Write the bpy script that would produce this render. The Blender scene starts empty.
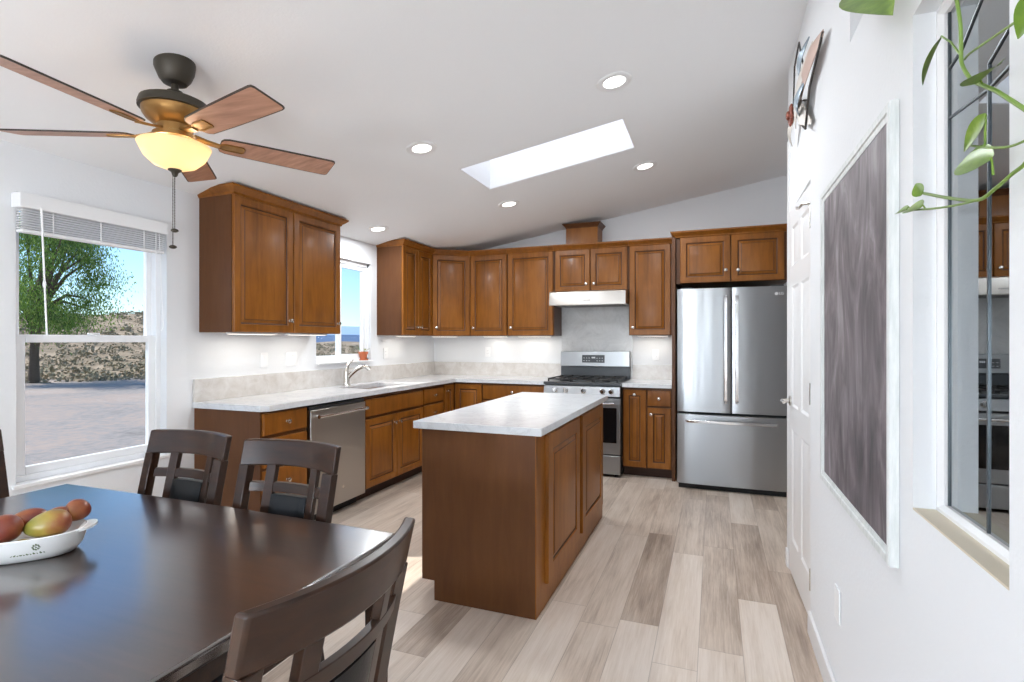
import bpy, bmesh, math, random
from mathutils import Vector, Matrix, noise
PI = math.pi
R = math.radians
C = bpy.context.scene.collection
sc = bpy.context.scene

# ------------------------------------------------------------------ camera
cd = bpy.data.cameras.new('camera')
cam = bpy.data.objects.new('camera', cd)
C.objects.link(cam)
cam.location = (0, 0, 1.326)
cam.rotation_euler = (PI / 2, 0, 0.3646)
cd.sensor_width = 36.0
cd.lens = 36.0 * 530.0 / 1024.0
cd.clip_start = 0.05
cd.clip_end = 3000
sc.camera = cam

# ------------------------------------------------------------------ sky, sun, exposure
w = bpy.data.worlds.new('sky')
sc.world = w
w.use_nodes = True
nt = w.node_tree
nt.nodes.clear()
sky = nt.nodes.new('ShaderNodeTexSky')
sky.sky_type = 'NISHITA'
sky.sun_disc = False
sky.sun_elevation = R(46)
sky.sun_rotation = R(-107)
sky.air_density = 0.9
sky.dust_density = 0.3
sky.ozone_density = 1.4
bg = nt.nodes.new('ShaderNodeBackground')
bg.inputs['Strength'].default_value = 0.16
ow = nt.nodes.new('ShaderNodeOutputWorld')
tint = nt.nodes.new('ShaderNodeMix'); tint.data_type = 'RGBA'; tint.blend_type = 'MULTIPLY'
tint.inputs[0].default_value = 1.0
tint.inputs[7].default_value = (0.70, 0.87, 1.0, 1)
nt.links.new(sky.outputs[0], tint.inputs[6])
nt.links.new(tint.outputs[2], bg.inputs[0])
nt.links.new(bg.outputs[0], ow.inputs[0])

sl = bpy.data.lights.new('sun', 'SUN')
sl.energy = 4.2
sl.angle = R(0.6)
sl.color = (1.0, 0.95, 0.87)
sun = bpy.data.objects.new('sun', sl)
C.objects.link(sun)
sun.rotation_euler = Vector((0.925, 0.28, -1.0)).to_track_quat('-Z', 'Y').to_euler()
sun.location = (-20, -6, 25)

CAN_POWER = 8.0
BAR_POWER = 0.58
FAN_POWER = 0.42
FILL_STRENGTH = 70.0
FILL_GLOBES = ((-1.0, -2.1), (-1.75, -2.1))  # added fill lamps standing out of view
FILL_Z = 1.15
vs = sc.view_settings
vs.view_transform = 'Standard'
vs.look = 'None'
vs.gamma = 1.0
vs.use_curve_mapping = False
vs.exposure = 0.58
sc.cycles.max_bounces = 10
sc.cycles.diffuse_bounces = 6
sc.cycles.glossy_bounces = 5
sc.cycles.transmission_bounces = 8
sc.cycles.transparent_max_bounces = 12
sc.cycles.sample_clamp_indirect = 6.0
sc.cycles.caustics_reflective = False
sc.cycles.caustics_refractive = False
sc.cycles.use_denoising = True

# ------------------------------------------------------------------ materials
def lin(r, g, b):
    f = lambda c: (c / 255 / 12.92) if c / 255 <= 0.04045 else ((c / 255 + 0.055) / 1.055) ** 2.4
    return (f(r), f(g), f(b), 1.0)

class Mat:
    def __init__(s, name, rgb=(200, 200, 200), rough=0.5, metal=0.0, **kw):
        s.m = bpy.data.materials.new(name)
        s.m.use_nodes = True
        s.t = s.m.node_tree
        s.b = s.t.nodes['Principled BSDF']
        s.b.inputs['Base Color'].default_value = lin(*rgb)
        s.b.inputs['Roughness'].default_value = rough
        s.b.inputs['Metallic'].default_value = metal
        for k, v in kw.items():
            s.b.inputs[k.replace('_', ' ')].default_value = v
    def n(s, typ, **kw):
        nd = s.t.nodes.new(typ)
        for k, v in kw.items():
            if hasattr(nd, k): setattr(nd, k, v)
            else: nd.inputs[k].default_value = v
        return nd
    def l(s, a, b): s.t.links.new(a, b)
    def coords(s, scale=(1, 1, 1), kind='Object', rot=(0, 0, 0)):
        tc = s.n('ShaderNodeTexCoord')
        mp = s.n('ShaderNodeMapping')
        mp.inputs['Scale'].default_value = scale
        mp.inputs['Rotation'].default_value = rot
        s.l(tc.outputs[kind], mp.inputs[0])
        return mp.outputs[0]
    def noise(s, co, scale=5, detail=4, rough=0.55, dist=0.0):
        nd = s.n('ShaderNodeTexNoise')
        nd.inputs['Scale'].default_value = scale
        nd.inputs['Detail'].default_value = detail
        nd.inputs['Roughness'].default_value = rough
        nd.inputs['Distortion'].default_value = dist
        s.l(co, nd.inputs['Vector'])
        return nd.outputs['Fac']
    def ramp(s, fac, stops):
        nd = s.n('ShaderNodeValToRGB')
        e = nd.color_ramp.elements
        while len(e) < len(stops): e.new(0.5)
        for el, (p, c) in zip(e, stops):
            el.position = p
            el.color = lin(*c)
        s.l(fac, nd.inputs[0])
        return nd.outputs[0]
    def mix(s, fac, a, b, mode='MIX'):
        nd = s.n('ShaderNodeMix', data_type='RGBA', blend_type=mode)
        for sock, v in ((nd.inputs[0], fac), (nd.inputs[6], a), (nd.inputs[7], b)):
            if isinstance(v, (int, float)): sock.default_value = v
            elif isinstance(v, tuple): sock.default_value = v
            else: s.l(v, sock)
        return nd.outputs[2]
    def math(s, op, a, b=0.0):
        nd = s.n('ShaderNodeMath', operation=op)
        for sock, v in ((nd.inputs[0], a), (nd.inputs[1], b)):
            if isinstance(v, (int, float)): sock.default_value = v
            else: s.l(v, sock)
        return nd.outputs[0]
    def bump(s, fac, strength=0.2, dist=0.01):
        nd = s.n('ShaderNodeBump')
        nd.inputs['Strength'].default_value = strength
        nd.inputs['Distance'].default_value = dist
        s.l(fac, nd.inputs['Height'])
        s.l(nd.outputs[0], s.b.inputs['Normal'])
    def col(s, c): s.l(c, s.b.inputs['Base Color'])

def wall_mat(name, rgb, scale=70, st=0.25):
    a = Mat(name, rgb, 0.75)
    a.bump(a.noise(a.coords(kind='Object'), scale, 3, 0.6), st, 0.004)
    return a.m

def wood(name, stops, sc_=(9, 9, 1.1), rough=0.33, coat=0.25):
    a = Mat(name, rough=rough, Coat_Weight=coat, Coat_Roughness=0.18, Specular_IOR_Level=0.28)
    co = a.coords(sc_)
    g = a.noise(co, 3.0, 7, 0.62, 0.5)
    blot = a.noise(a.coords((1.5, 1.5, .8)), 2.6, 3, 0.5)
    f = a.math('ADD', a.math('MULTIPLY', g, .45), a.math('MULTIPLY', blot, .55))
    a.col(a.ramp(f, stops))
    return a.m

M = {}
M['wall'] = wall_mat('painted_drywall', (234, 236, 238))
M['ceiling'] = wall_mat('ceiling_paint', (244, 245, 246), 90, 0.2)
M['sill_paint'] = wall_mat('cream_plaster', (214, 204, 184), 60, 0.3)
M['trim'] = Mat('white_trim_paint', (240, 240, 240), 0.35).m
M['vinyl'] = Mat('white_window_vinyl', (244, 246, 248), 0.3).m
M['wood_front'] = wood('stained_maple_door', [(.28, (102, 58, 16)), (.50, (136, 82, 25)), (.74, (160, 102, 39))], rough=0.38, coat=0.08)
M['wood_panel'] = wood('stained_veneer_panel', [(.28, (82, 49, 25)), (.52, (95, 59, 32)), (.76, (106, 68, 39))], rough=0.36, coat=0.0)
M['wood_glaze'] = Mat('dark_glaze_line', (66, 36, 16), 0.5).m
M['toe'] = Mat('dark_toe_kick', (62, 36, 20), 0.6).m
M['dark'] = Mat('black_recess', (14, 14, 15), 0.6).m

a = Mat('white_quartz', rough=0.16)
co = a.coords((1, 1, 1))
v1 = a.noise(co, 3.2, 9, 0.65, 1.6)
v1 = a.math('ABSOLUTE', a.math('SUBTRACT', v1, 0.5))
a.col(a.ramp(v1, [(0.0, (206, 208, 210)), (.03, (217, 219, 221)), (.2, (223, 225, 227))]))
M['quartz'] = a.m
a = Mat('beige_quartz_splash', rough=0.2)
co = a.coords((1, 1, 1))
v1 = a.noise(co, 11.0, 8, 0.7, .6)
a.col(a.ramp(v1, [(.3, (194, 187, 179)), (.5, (208, 203, 198)), (.7, (219, 216, 212))]))
M['splash'] = a.m
a = Mat('grey_marbled_quartz', rough=0.2)
co = a.coords((1, 1, 1))
v1 = a.noise(co, 5.0, 9, 0.7, 1.4)
a.col(a.ramp(v1, [(.3, (196, 196, 196)), (.48, (214, 214, 213)), (.7, (226, 226, 226))]))
M['marble'] = a.m

def steel(name, rgb, rough=0.28, aniso=0.6, axis='Z'):
    a = Mat(name, rgb, rough, 1.0)
    a.b.inputs['Anisotropic'].default_value = aniso
    tg = a.n('ShaderNodeTangent', direction_type='RADIAL', axis=axis)
    a.l(tg.outputs[0], a.b.inputs['Tangent'])
    a.b.inputs['Anisotropic Rotation'].default_value = 0.25
    a.bump(a.noise(a.coords((7, 7, .45)), 1.0, 3, .5), 0.10, 0.03)
    return a.m
M['steel'] = steel('brushed_stainless', (170, 172, 174), 0.28, 0.75)
M['steel_warm'] = steel('brushed_stainless_warm', (188, 183, 177), 0.34, 0.6)
M['chrome'] = Mat('satin_nickel', (208, 203, 196), 0.22, 1.0).m
M['polished'] = Mat('polished_steel', (222, 222, 222), 0.12, 1.0).m
M['black_glass'] = Mat('black_oven_glass', (16, 17, 19), 0.08).m
M['cast_iron'] = Mat('cast_iron', (34, 33, 33), 0.55).m
M['enamel'] = Mat('dark_grey_enamel', (62, 65, 68), 0.3).m
M['plastic'] = Mat('white_plastic', (246, 247, 248), 0.4).m
M['slot'] = Mat('grey_slot', (120, 120, 120), 0.5).m
M['ink'] = Mat('pale_grey_lettering', (228, 230, 232), 0.5).m
M['bronze'] = Mat('dark_bronze_fan', (62, 56, 46), 0.45, 0.35).m
M['fan_gold'] = Mat('golden_bronze_fan', (150, 112, 62), 0.35, 0.7).m
a = Mat('fan_blade_walnut', rough=0.4)
a.col(a.ramp(a.noise(a.coords((1.2, 14, 14)), 3, 6, 0.6, .3), [(.3, (154, 108, 82)), (.55, (178, 130, 104)), (.75, (196, 150, 124))]))
M['blade'] = a.m
M['blade_edge'] = Mat('dark_blade_edge', (48, 34, 26), 0.5).m
a = Mat('amber_glass_bowl', (244, 226, 184), 0.35)
a.b.inputs['Transmission Weight'].default_value = 0.0
a.b.inputs['Emission Color'].default_value = lin(255, 222, 158)
a.b.inputs['Emission Strength'].default_value = 0.10
tl = a.n('ShaderNodeBsdfTranslucent'); tl.inputs[0].default_value = lin(255, 240, 214)
mx = a.n('ShaderNodeMixShader'); mx.inputs[0].default_value = .5
a.l(a.b.outputs[0], mx.inputs[1]); a.l(tl.outputs[0], mx.inputs[2])
a.l(mx.outputs[0], a.t.nodes['Material Output'].inputs[0])
M['lamp_bowl'] = a.m
a = Mat('lamp_lens', (255, 255, 255), 0.5)
a.b.inputs['Emission Color'].default_value = lin(255, 250, 242)
a.b.inputs['Emission Strength'].default_value = 4.0
M['lens'] = a.m
a = Mat('fill_globe_glow', (255, 255, 255), 0.5)  # glow of the added fill globes
a.b.inputs['Emission Color'].default_value = (0.86, 0.925, 1.0, 1)
a.b.inputs['Emission Strength'].default_value = FILL_STRENGTH
M['globe'] = a.m
a = Mat('bar_lens', (255, 255, 255), 0.5)
a.b.inputs['Emission Color'].default_value = lin(255, 240, 220)
a.b.inputs['Emission Strength'].default_value = 2.0
M['bar_lens'] = a.m

# dark espresso furniture
a = Mat('espresso_table_top', rough=0.30, Coat_Weight=1.0, Coat_Roughness=0.17, Coat_IOR=2.3)
g = a.noise(a.coords((1.2, 16, 16)), 3.0, 7, 0.6, .3)
a.col(a.ramp(g, [(.3, (32, 19, 14)), (.6, (46, 27, 19)), (.8, (56, 35, 24))]))
M['table'] = a.m
a = Mat('espresso_chair_wood', rough=0.32, Coat_Weight=0.12, Coat_Roughness=0.2, Specular_IOR_Level=0.3)
g = a.noise(a.coords((2, 14, 14)), 3.0, 6, 0.6, .3)
a.col(a.ramp(g, [(.3, (36, 21, 12)), (.6, (52, 30, 17)), (.8, (66, 39, 22))]))
M['chair'] = a.m
a = Mat('black_leather', (13, 14, 16), 0.32, Specular_IOR_Level=0.25)
a.bump(a.noise(a.coords(), 160, 3, .6), 0.12, 0.003)
M['leather'] = a.m

# plank floor
a = Mat('vinyl_plank_floor', rough=0.38)
gp = a.n('ShaderNodeNewGeometry')
sp = a.n('ShaderNodeSeparateXYZ')
a.l(gp.outputs['Position'], sp.inputs[0])
PW, PL = 0.1775, 1.22
xr = a.math('DIVIDE', a.math('ADD', sp.outputs[0], 0.241 + PW * 40), PW)
row = a.math('FLOOR', xr)
wn = a.n('ShaderNodeTexWhiteNoise', noise_dimensions='1D')
a.l(a.math('ADD', row, 0.37), wn.inputs['W'])
yr = a.math('ADD', a.math('DIVIDE', a.math('ADD', sp.outputs[1], 20.0), PL), wn.outputs['Value'])
colm = a.math('FLOOR', yr)
cv = a.n('ShaderNodeCombineXYZ')
a.l(row, cv.inputs[0]); a.l(colm, cv.inputs[1])
wn2 = a.n('ShaderNodeTexWhiteNoise', noise_dimensions='3D')
a.l(cv.outputs[0], wn2.inputs['Vector'])
# grain, shifted per plank
cs = a.n('ShaderNodeCombineXYZ')
a.l(a.math('ADD', a.math('MULTIPLY', sp.outputs[0], 34.0), a.math('MULTIPLY', wn2.outputs['Value'], 50.0)), cs.inputs[0])
a.l(a.math('MULTIPLY', sp.outputs[1], 1.7), cs.inputs[1])
a.l(a.math('MULTIPLY', wn2.outputs['Value'], 31.0), cs.inputs[2])
g1 = a.noise(cs.outputs[0], 1.0, 9, 0.74, 0.35)
cs3 = a.n('ShaderNodeCombineXYZ')
a.l(a.math('ADD', a.math('MULTIPLY', sp.outputs[0], 150.0), a.math('MULTIPLY', wn2.outputs['Value'], 77.0)), cs3.inputs[0])
a.l(a.math('MULTIPLY', sp.outputs[1], 5.0), cs3.inputs[1])
g3 = a.noise(cs3.outputs[0], 1.0, 4, 0.6, 0.2)
g1 = a.math('ADD', a.math('MULTIPLY', g1, .65), a.math('MULTIPLY', g3, .35))
g1 = a.math('ADD', a.math('MULTIPLY', a.math('SUBTRACT', g1, .5), 2.9), .5)
cs2 = a.n('ShaderNodeCombineXYZ')
a.l(a.math('ADD', a.math('MULTIPLY', sp.outputs[0], 7.0), a.math('MULTIPLY', wn2.outputs['Value'], 90.0)), cs2.inputs[0])
a.l(a.math('MULTIPLY', sp.outputs[1], 1.5), cs2.inputs[1])
g2 = a.noise(cs2.outputs[0], 1.0, 4, 0.55, 0.3)
g2 = a.math('ADD', a.math('MULTIPLY', a.math('SUBTRACT', g2, .5), 1.8), .5)
tone = a.math('ADD', a.math('MULTIPLY', wn2.outputs['Value'], 0.42), a.math('ADD', a.math('MULTIPLY', g1, 0.40), a.math('MULTIPLY', g2, 0.42)))
base = a.ramp(tone, [(.12, (124, 108, 96)), (.40, (172, 155, 140)), (.64, (208, 193, 178)), (.92, (228, 217, 206))])
warm = a.mix(a.math('MULTIPLY', g2, 0.22), base, lin(172, 144, 118))
fx = a.math('FRACT', xr); fy = a.math('FRACT', yr)
ex = a.math('LESS_THAN', a.math('MINIMUM', fx, a.math('SUBTRACT', 1.0, fx)), 0.008)
ey = a.math('LESS_THAN', a.math('MINIMUM', fy, a.math('SUBTRACT', 1.0, fy)), 0.0013)
seam = a.math('MULTIPLY', a.math('MAXIMUM', ex, ey), 0.45)
a.col(a.mix(seam, warm, lin(112, 94, 80)))
a.bump(g1, 0.08, 0.004)
M['floor'] = a.m

a = Mat('smeared_chalkboard', rough=0.6)
co = a.coords((1, 2.6, 0.9), rot=(R(10), 0, 0))
n1 = a.noise(co, 2.4, 6, 0.6, 2.0)
n2 = a.noise(a.coords((1, 1, 1)), 2.0, 3, 0.5, .8)
n3 = a.noise(a.coords((1, 14, 3), rot=(R(25), 0, 0)), 2.0, 4, 0.6, 1.0)
sz = a.n('ShaderNodeSeparateXYZ'); a.l(a.coords(), sz.inputs[0])
f = a.math('ADD', a.math('ADD', a.math('MULTIPLY', n1, .8), a.math('MULTIPLY', n2, .5)), a.math('ADD', a.math('MULTIPLY', n3, .25), a.math('MULTIPLY', sz.outputs[2], .12)))
a.col(a.ramp(f, [(.62, (76, 72, 75)), (.78, (106, 99, 103)), (.90, (130, 122, 126)), (1.0, (156, 150, 154))]))
M['chalk'] = a.m
a = Mat('whitewashed_frame', rough=0.5)
a.col(a.ramp(a.noise(a.coords((12, 12, 1.5)), 6, 5, .6), [(.3, (206, 212, 210)), (.6, (228, 231, 230))]))
M['white_frame'] = a.m
M['mirror'] = Mat('dim_mirror_glass', (158, 163, 165), 0.015, 1.0).m
M['came'] = Mat('lead_came', (92, 98, 102), 0.35, 0.8).m
a = Mat('window_glass', (255, 255, 255), 0.0)
gl = a.n('ShaderNodeBsdfGlossy'); gl.inputs['Roughness'].default_value = 0.0
tr = a.n('ShaderNodeBsdfTransparent'); tr.inputs[0].default_value = (0.97, 0.98, 0.98, 1)
lw = a.n('ShaderNodeLayerWeight', Blend=0.5)
fr_ = a.math('ADD', a.math('MULTIPLY', a.math('POWER', lw.outputs['Facing'], 4.0), .5), .02)
mx = a.n('ShaderNodeMixShader')
a.l(fr_, mx.inputs[0]); a.l(tr.outputs[0], mx.inputs[1]); a.l(gl.outputs[0], mx.inputs[2])
a.l(mx.outputs[0], a.t.nodes['Material Output'].inputs[0])
M['glass'] = a.m
a = Mat('skylight_acrylic', (255, 255, 255), 0.4)
tl = a.n('ShaderNodeBsdfTranslucent'); tl.inputs[0].default_value = (0.95, 0.95, 0.95, 1)
a.l(tl.outputs[0], a.t.nodes['Material Output'].inputs[0])
M['acrylic'] = a.m
M['blind'] = Mat('white_faux_wood_slat', (236, 237, 238), 0.45).m
M['terracotta'] = Mat('terracotta', (196, 112, 74), 0.7).m
M['soil'] = Mat('potting_soil', (48, 36, 28), 0.9).m
M['stem'] = Mat('green_vine_stem', (112, 140, 60), 0.5).m
a = Mat('pothos_leaf', rough=0.35)
a.col(a.ramp(a.noise(a.coords((1, 1, 1)), 26, 4, .6), [(.3, (84, 116, 32)), (.55, (110, 140, 46)), (.75, (142, 164, 74))]))
a.b.inputs['Subsurface Weight'].default_value = 0.0
M['leaf'] = a.m
M['dish'] = Mat('white_ceramic_dish', (236, 236, 234), 0.12).m
M['motif'] = Mat('sage_green_print', (92, 108, 74), 0.4).m
M['pot_brown'] = Mat('brown_glazed_pot', (112, 72, 48), 0.4).m
a = Mat('mango_skin', rough=0.32)
co = a.coords((1, 1, 1))
sp = a.n('ShaderNodeSeparateXYZ'); a.l(co, sp.inputs[0])
gx = a.math('ADD', a.math('MULTIPLY', sp.outputs[0], 7.0), a.math('MULTIPLY', a.noise(co, 14, 4, .6), 0.9))
a.col(a.ramp(gx, [(.15, (136, 132, 56)), (.50, (160, 136, 62)), (.78, (150, 82, 52)), (1.0, (116, 44, 38))]))
M['mango'] = a.m
a = Mat('mango_skin_red', rough=0.32)
co = a.coords((1, 1, 1))
sp = a.n('ShaderNodeSeparateXYZ'); a.l(co, sp.inputs[0])
gx = a.math('ADD', a.math('MULTIPLY', sp.outputs[0], 5.0), a.math('MULTIPLY', a.noise(co, 16, 4, .6), 0.9))
a.col(a.ramp(gx, [(.05, (158, 118, 54)), (.35, (152, 88, 48)), (.62, (124, 56, 42)), (.9, (88, 32, 32))]))
M['mango_red'] = a.m
M['orn_white'] = Mat('pale_painted_metal', (206, 200, 192), 0.45, 0.3).m
M['orn_grey'] = Mat('grey_blue_painted_metal', (128, 140, 150), 0.4, 0.5).m
M['orn_pink'] = Mat('dusty_pink_metal', (186, 160, 148), 0.5, 0.3).m
M['orn_dark'] = Mat('dark_wire', (70, 66, 64), 0.4, 0.7).m
M['orn_rust'] = Mat('rust_red_metal', (128, 68, 52), 0.5, 0.3).m

# outdoors
a = Mat('dirt_and_gravel', rough=0.95)
co = a.coords(kind='Object')
n1 = a.noise(co, 0.35, 6, 0.65, .4); n2 = a.noise(co, 6.0, 5, .7)
f = a.math('ADD', a.math('MULTIPLY', n1, .55), a.math('MULTIPLY', n2, .52))
a.col(a.ramp(f, [(.36, (118, 112, 107)), (.5, (148, 142, 138)), (.60, (166, 148, 136)), (.74, (168, 164, 161))]))
M['dirt'] = a.m
a = Mat('dry_hillside', rough=0.95)
co = a.coords(kind='Object')
n1 = a.noise(co, 0.5, 7, 0.75, .6)
a.col(a.ramp(n1, [(.34, (100, 92, 72)), (.48, (142, 124, 100)), (.6, (176, 156, 132)), (.75, (194, 180, 160))]))
M['hill'] = a.m
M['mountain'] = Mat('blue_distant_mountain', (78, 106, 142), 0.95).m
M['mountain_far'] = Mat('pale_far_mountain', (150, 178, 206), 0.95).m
a = Mat('brush_leaves', rough=0.9)
oi = a.n('ShaderNodeNewGeometry')
a.col(a.ramp(oi.outputs['Random Per Island'], [(.0, (122, 118, 96)), (.4, (148, 140, 116)), (.7, (166, 152, 124)), (1.0, (138, 130, 110))]))
M['brush'] = a.m
a = Mat('pepper_tree_leaves', rough=0.7)
oi = a.n('ShaderNodeNewGeometry')
c_ = a.ramp(oi.outputs['Random Per Island'], [(.0, (66, 100, 34)), (.5, (104, 142, 50)), (.85, (140, 172, 72)), (1.0, (172, 188, 100))])
a.col(c_)
tl = a.n('ShaderNodeBsdfTranslucent'); a.l(c_, tl.inputs[0])
mx = a.n('ShaderNodeMixShader'); mx.inputs[0].default_value = .35
a.l(a.b.outputs[0], mx.inputs[1]); a.l(tl.outputs[0], mx.inputs[2])
a.l(mx.outputs[0], a.t.nodes['Material Output'].inputs[0])
M['tree_leaf'] = a.m
M['bark'] = Mat('tree_bark', (88, 72, 58), 0.9).m

# ------------------------------------------------------------------ mesh builder
class MB:
    def __init__(s): s.v, s.f, s.mi = [], [], []
    def add(s, vs, fs, mi=0):
        k = len(s.v)
        s.v += [tuple(p) for p in vs]
        for f in fs:
            s.f.append([i + k for i in f]); s.mi.append(mi)
        return s
    def box(s, x0, x1, y0, y1, z0, z1, mi=0):
        vs = [(x, y, z) for x in (x0, x1) for y in (y0, y1) for z in (z0, z1)]
        return s.add(vs, [(0, 1, 3, 2), (4, 6, 7, 5), (0, 4, 5, 1), (2, 3, 7, 6), (0, 2, 6, 4), (1, 5, 7, 3)], mi)
    def rings(s, rings, mi=0, cap0=True, cap1=True, mis=None, closed=True):
        n = len(rings[0]); k = len(s.v)
        for r in rings: s.v += [tuple(p) for p in r]
        for i in range(len(rings) - 1):
            for j in range(n if closed else n - 1):
                j2 = (j + 1) % n
                s.f.append([k + i * n + j, k + i * n + j2, k + (i + 1) * n + j2, k + (i + 1) * n + j])
                s.mi.append(mis[i] if mis else mi)
        if cap0: s.f.append([k + j for j in range(n)][::-1]); s.mi.append(mi)
        if cap1: s.f.append([k + (len(rings) - 1) * n + j for j in range(n)]); s.mi.append(mi)
        return s
    def lathe(s, prof, c=(0, 0, 0), n=24, axis='z', mi=0, cap0=True, cap1=True, mis=None):
        rr = []
        for r, h in prof:
            ring = []
            for j in range(n):
                t = 2 * PI * j / n
                a_, b_ = r * math.cos(t), r * math.sin(t)
                p = {'z': (a_, b_, h), 'y': (a_, h, b_), 'x': (h, a_, b_)}[axis]
                ring.append((p[0] + c[0], p[1] + c[1], p[2] + c[2]))
            rr.append(ring)
        return s.rings(rr, mi, cap0, cap1, mis)
    def tube(s, pts, r, n=8, mi=0, rs=None):
        pts = [Vector(p) for p in pts]
        up = None; rr = []
        for i, p in enumerate(pts):
            d = (pts[min(i + 1, len(pts) - 1)] - pts[max(i - 1, 0)]).normalized()
            if up is None:
                up = Vector((0, 0, 1)) if abs(d.z) < .9 else Vector((1, 0, 0))
            u = (up - d * up.dot(d)).normalized(); up = u
            v = d.cross(u)
            q = rs[i] if rs else r
            rr.append([p + (u * math.cos(2 * PI * j / n) + v * math.sin(2 * PI * j / n)) * q for j in range(n)])
        return s.rings(rr, mi)
    def bar(s, pts, wx, wy, mi=0, side=(1, 0, 0)):
        """rectangular section swept along pts; wx along `side`, wy across"""
        pts = [Vector(p) for p in pts]; sd = Vector(side); rr = []
        for i, p in enumerate(pts):
            d = (pts[min(i + 1, len(pts) - 1)] - pts[max(i - 1, 0)]).normalized()
            u = (sd - d * sd.dot(d)).normalized(); v = d.cross(u)
            rr.append([p + u * wx / 2 + v * wy / 2, p - u * wx / 2 + v * wy / 2, p - u * wx / 2 - v * wy / 2, p + u * wx / 2 - v * wy / 2])
        return s.rings(rr, mi)
    def prism(s, poly, z0, z1, f=lambda a, b, c: (a, b, c), mi=0):
        return s.rings([[f(a, b, z0) for a, b in poly], [f(a, b, z1) for a, b in poly]], mi)
    def blob(s, c, rx, ry, rz, nu=20, nv=12, mi=0, rot=None, fn=None):
        rr = []
        for i in range(nv + 1):
            t = PI * (i + .02) / (nv + .04)
            ring = []
            for j in range(nu):
                q = 2 * PI * j / nu
                p = Vector((rx * math.sin(t) * math.cos(q), ry * math.sin(t) * math.sin(q), rz * math.cos(t)))
                if fn: p = fn(p)
                if rot: p = rot @ p
                ring.append(p + Vector(c))
            rr.append(ring)
        return s.rings(rr, mi)
    def grid(s, us, vs_, keep, d0, d1, f, mi=0):
        """slab of thickness d0..d1 over the kept cells of a rectangular grid; f(u, v, d) -> point"""
        nu, nv = len(us) - 1, len(vs_) - 1
        idx = {}
        def V(i, j, k):
            if (i, j, k) not in idx:
                idx[(i, j, k)] = len(s.v); s.v.append(tuple(f(us[i], vs_[j], (d0, d1)[k])))
            return idx[(i, j, k)]
        K = lambda i, j: 0 <= i < nu and 0 <= j < nv and keep((us[i] + us[i + 1]) / 2, (vs_[j] + vs_[j + 1]) / 2)
        for i in range(nu):
            for j in range(nv):
                if not K(i, j): continue
                s.f.append([V(i, j, 0), V(i + 1, j, 0), V(i + 1, j + 1, 0), V(i, j + 1, 0)]); s.mi.append(mi)
                s.f.append([V(i, j, 1), V(i, j + 1, 1), V(i + 1, j + 1, 1), V(i + 1, j, 1)]); s.mi.append(mi)
                for (di, dj, e) in ((-1, 0, ((i, j), (i, j + 1))), (1, 0, ((i + 1, j + 1), (i + 1, j))), (0, -1, ((i + 1, j), (i, j))), (0, 1, ((i, j + 1), (i + 1, j + 1)))):
                    if not K(i + di, j + dj):
                        (p, q) = e
                        s.f.append([V(*p, 0), V(*q, 0), V(*q, 1), V(*p, 1)]); s.mi.append(mi)
        return s
    def door(s, x0, x1, z0, z1, yf=-0.021, t=0.02, rail=0.058, raised=True, mi=0, mg=1):
        """raised-panel door facing -y, front at y = yf"""
        def ring(d, y): return [(x0 + d, y, z0 + d), (x1 - d, y, z0 + d), (x1 - d, y, z1 - d), (x0 + d, y, z1 - d)]
        wmin = min(x1 - x0, z1 - z0)
        rail = min(rail, wmin * .33)
        rr = [ring(0, yf + t), ring(0, yf + .005), ring(.004, yf)]
        mm = [mi, mi]
        if raised:
            pr = min(.026, wmin * .14)
            rr += [ring(rail - .006, yf), ring(rail - .002, yf + .007), ring(rail + .006, yf + .010), ring(rail + pr, yf + .003), ring(rail + pr + .004, yf + .0005), ring(rail + pr + .006, yf)]
            mm += [mi, mi, mg, mi, mg, mi]
        else:
            rr += [ring(.012, yf - .001)]
            mm += [mi]
        return s.rings(rr, mi, True, True, mis=mm)
    def knob(s, x, z, y=-0.021, mi=0):
        return s.lathe([(.009, 0), (.0055, -.003), (.0055, -.012), (.011, -.017), (.0155, -.022), (.0145, -.027), (.006, -.030)], (x, y, z), 14, 'y', mi)
    def build(s, name, mats, parent=None, bevel=0, smooth=30, world=False, loc=None, seg=2):
        me = bpy.data.meshes.new(name)
        off = Vector((0, 0, 0))
        if world and parent is not None:
            q = parent
            while q is not None: off += q.location; q = q.parent
        elif loc is not None: off = Vector(loc)
        me.from_pydata([(a_ - off.x, b_ - off.y, c_ - off.z) for a_, b_, c_ in s.v], [], s.f)
        if not isinstance(mats, (list, tuple)): mats = [mats]
        for m in mats: me.materials.append(M[m] if isinstance(m, str) else m)
        for p, i in zip(me.polygons, s.mi): p.material_index = min(i, len(mats) - 1)
        bm = bmesh.new(); bm.from_mesh(me)
        bmesh.ops.recalc_face_normals(bm, faces=bm.faces)
        bm.to_mesh(me); bm.free()
        if smooth:
            me.polygons.foreach_set('use_smooth', [True] * len(me.polygons))
            me.set_sharp_from_angle(angle=R(smooth))
        me.update()
        o = bpy.data.objects.new(name, me)
        C.objects.link(o)
        if parent is not None: o.parent = parent
        elif loc is not None: o.location = loc
        if bevel:
            b = o.modifiers.new('bevel', 'BEVEL'); b.width = bevel; b.segments = seg; b.limit_method = 'ANGLE'; b.angle_limit = R(40)
            b.harden_normals = False
        return o

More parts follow.
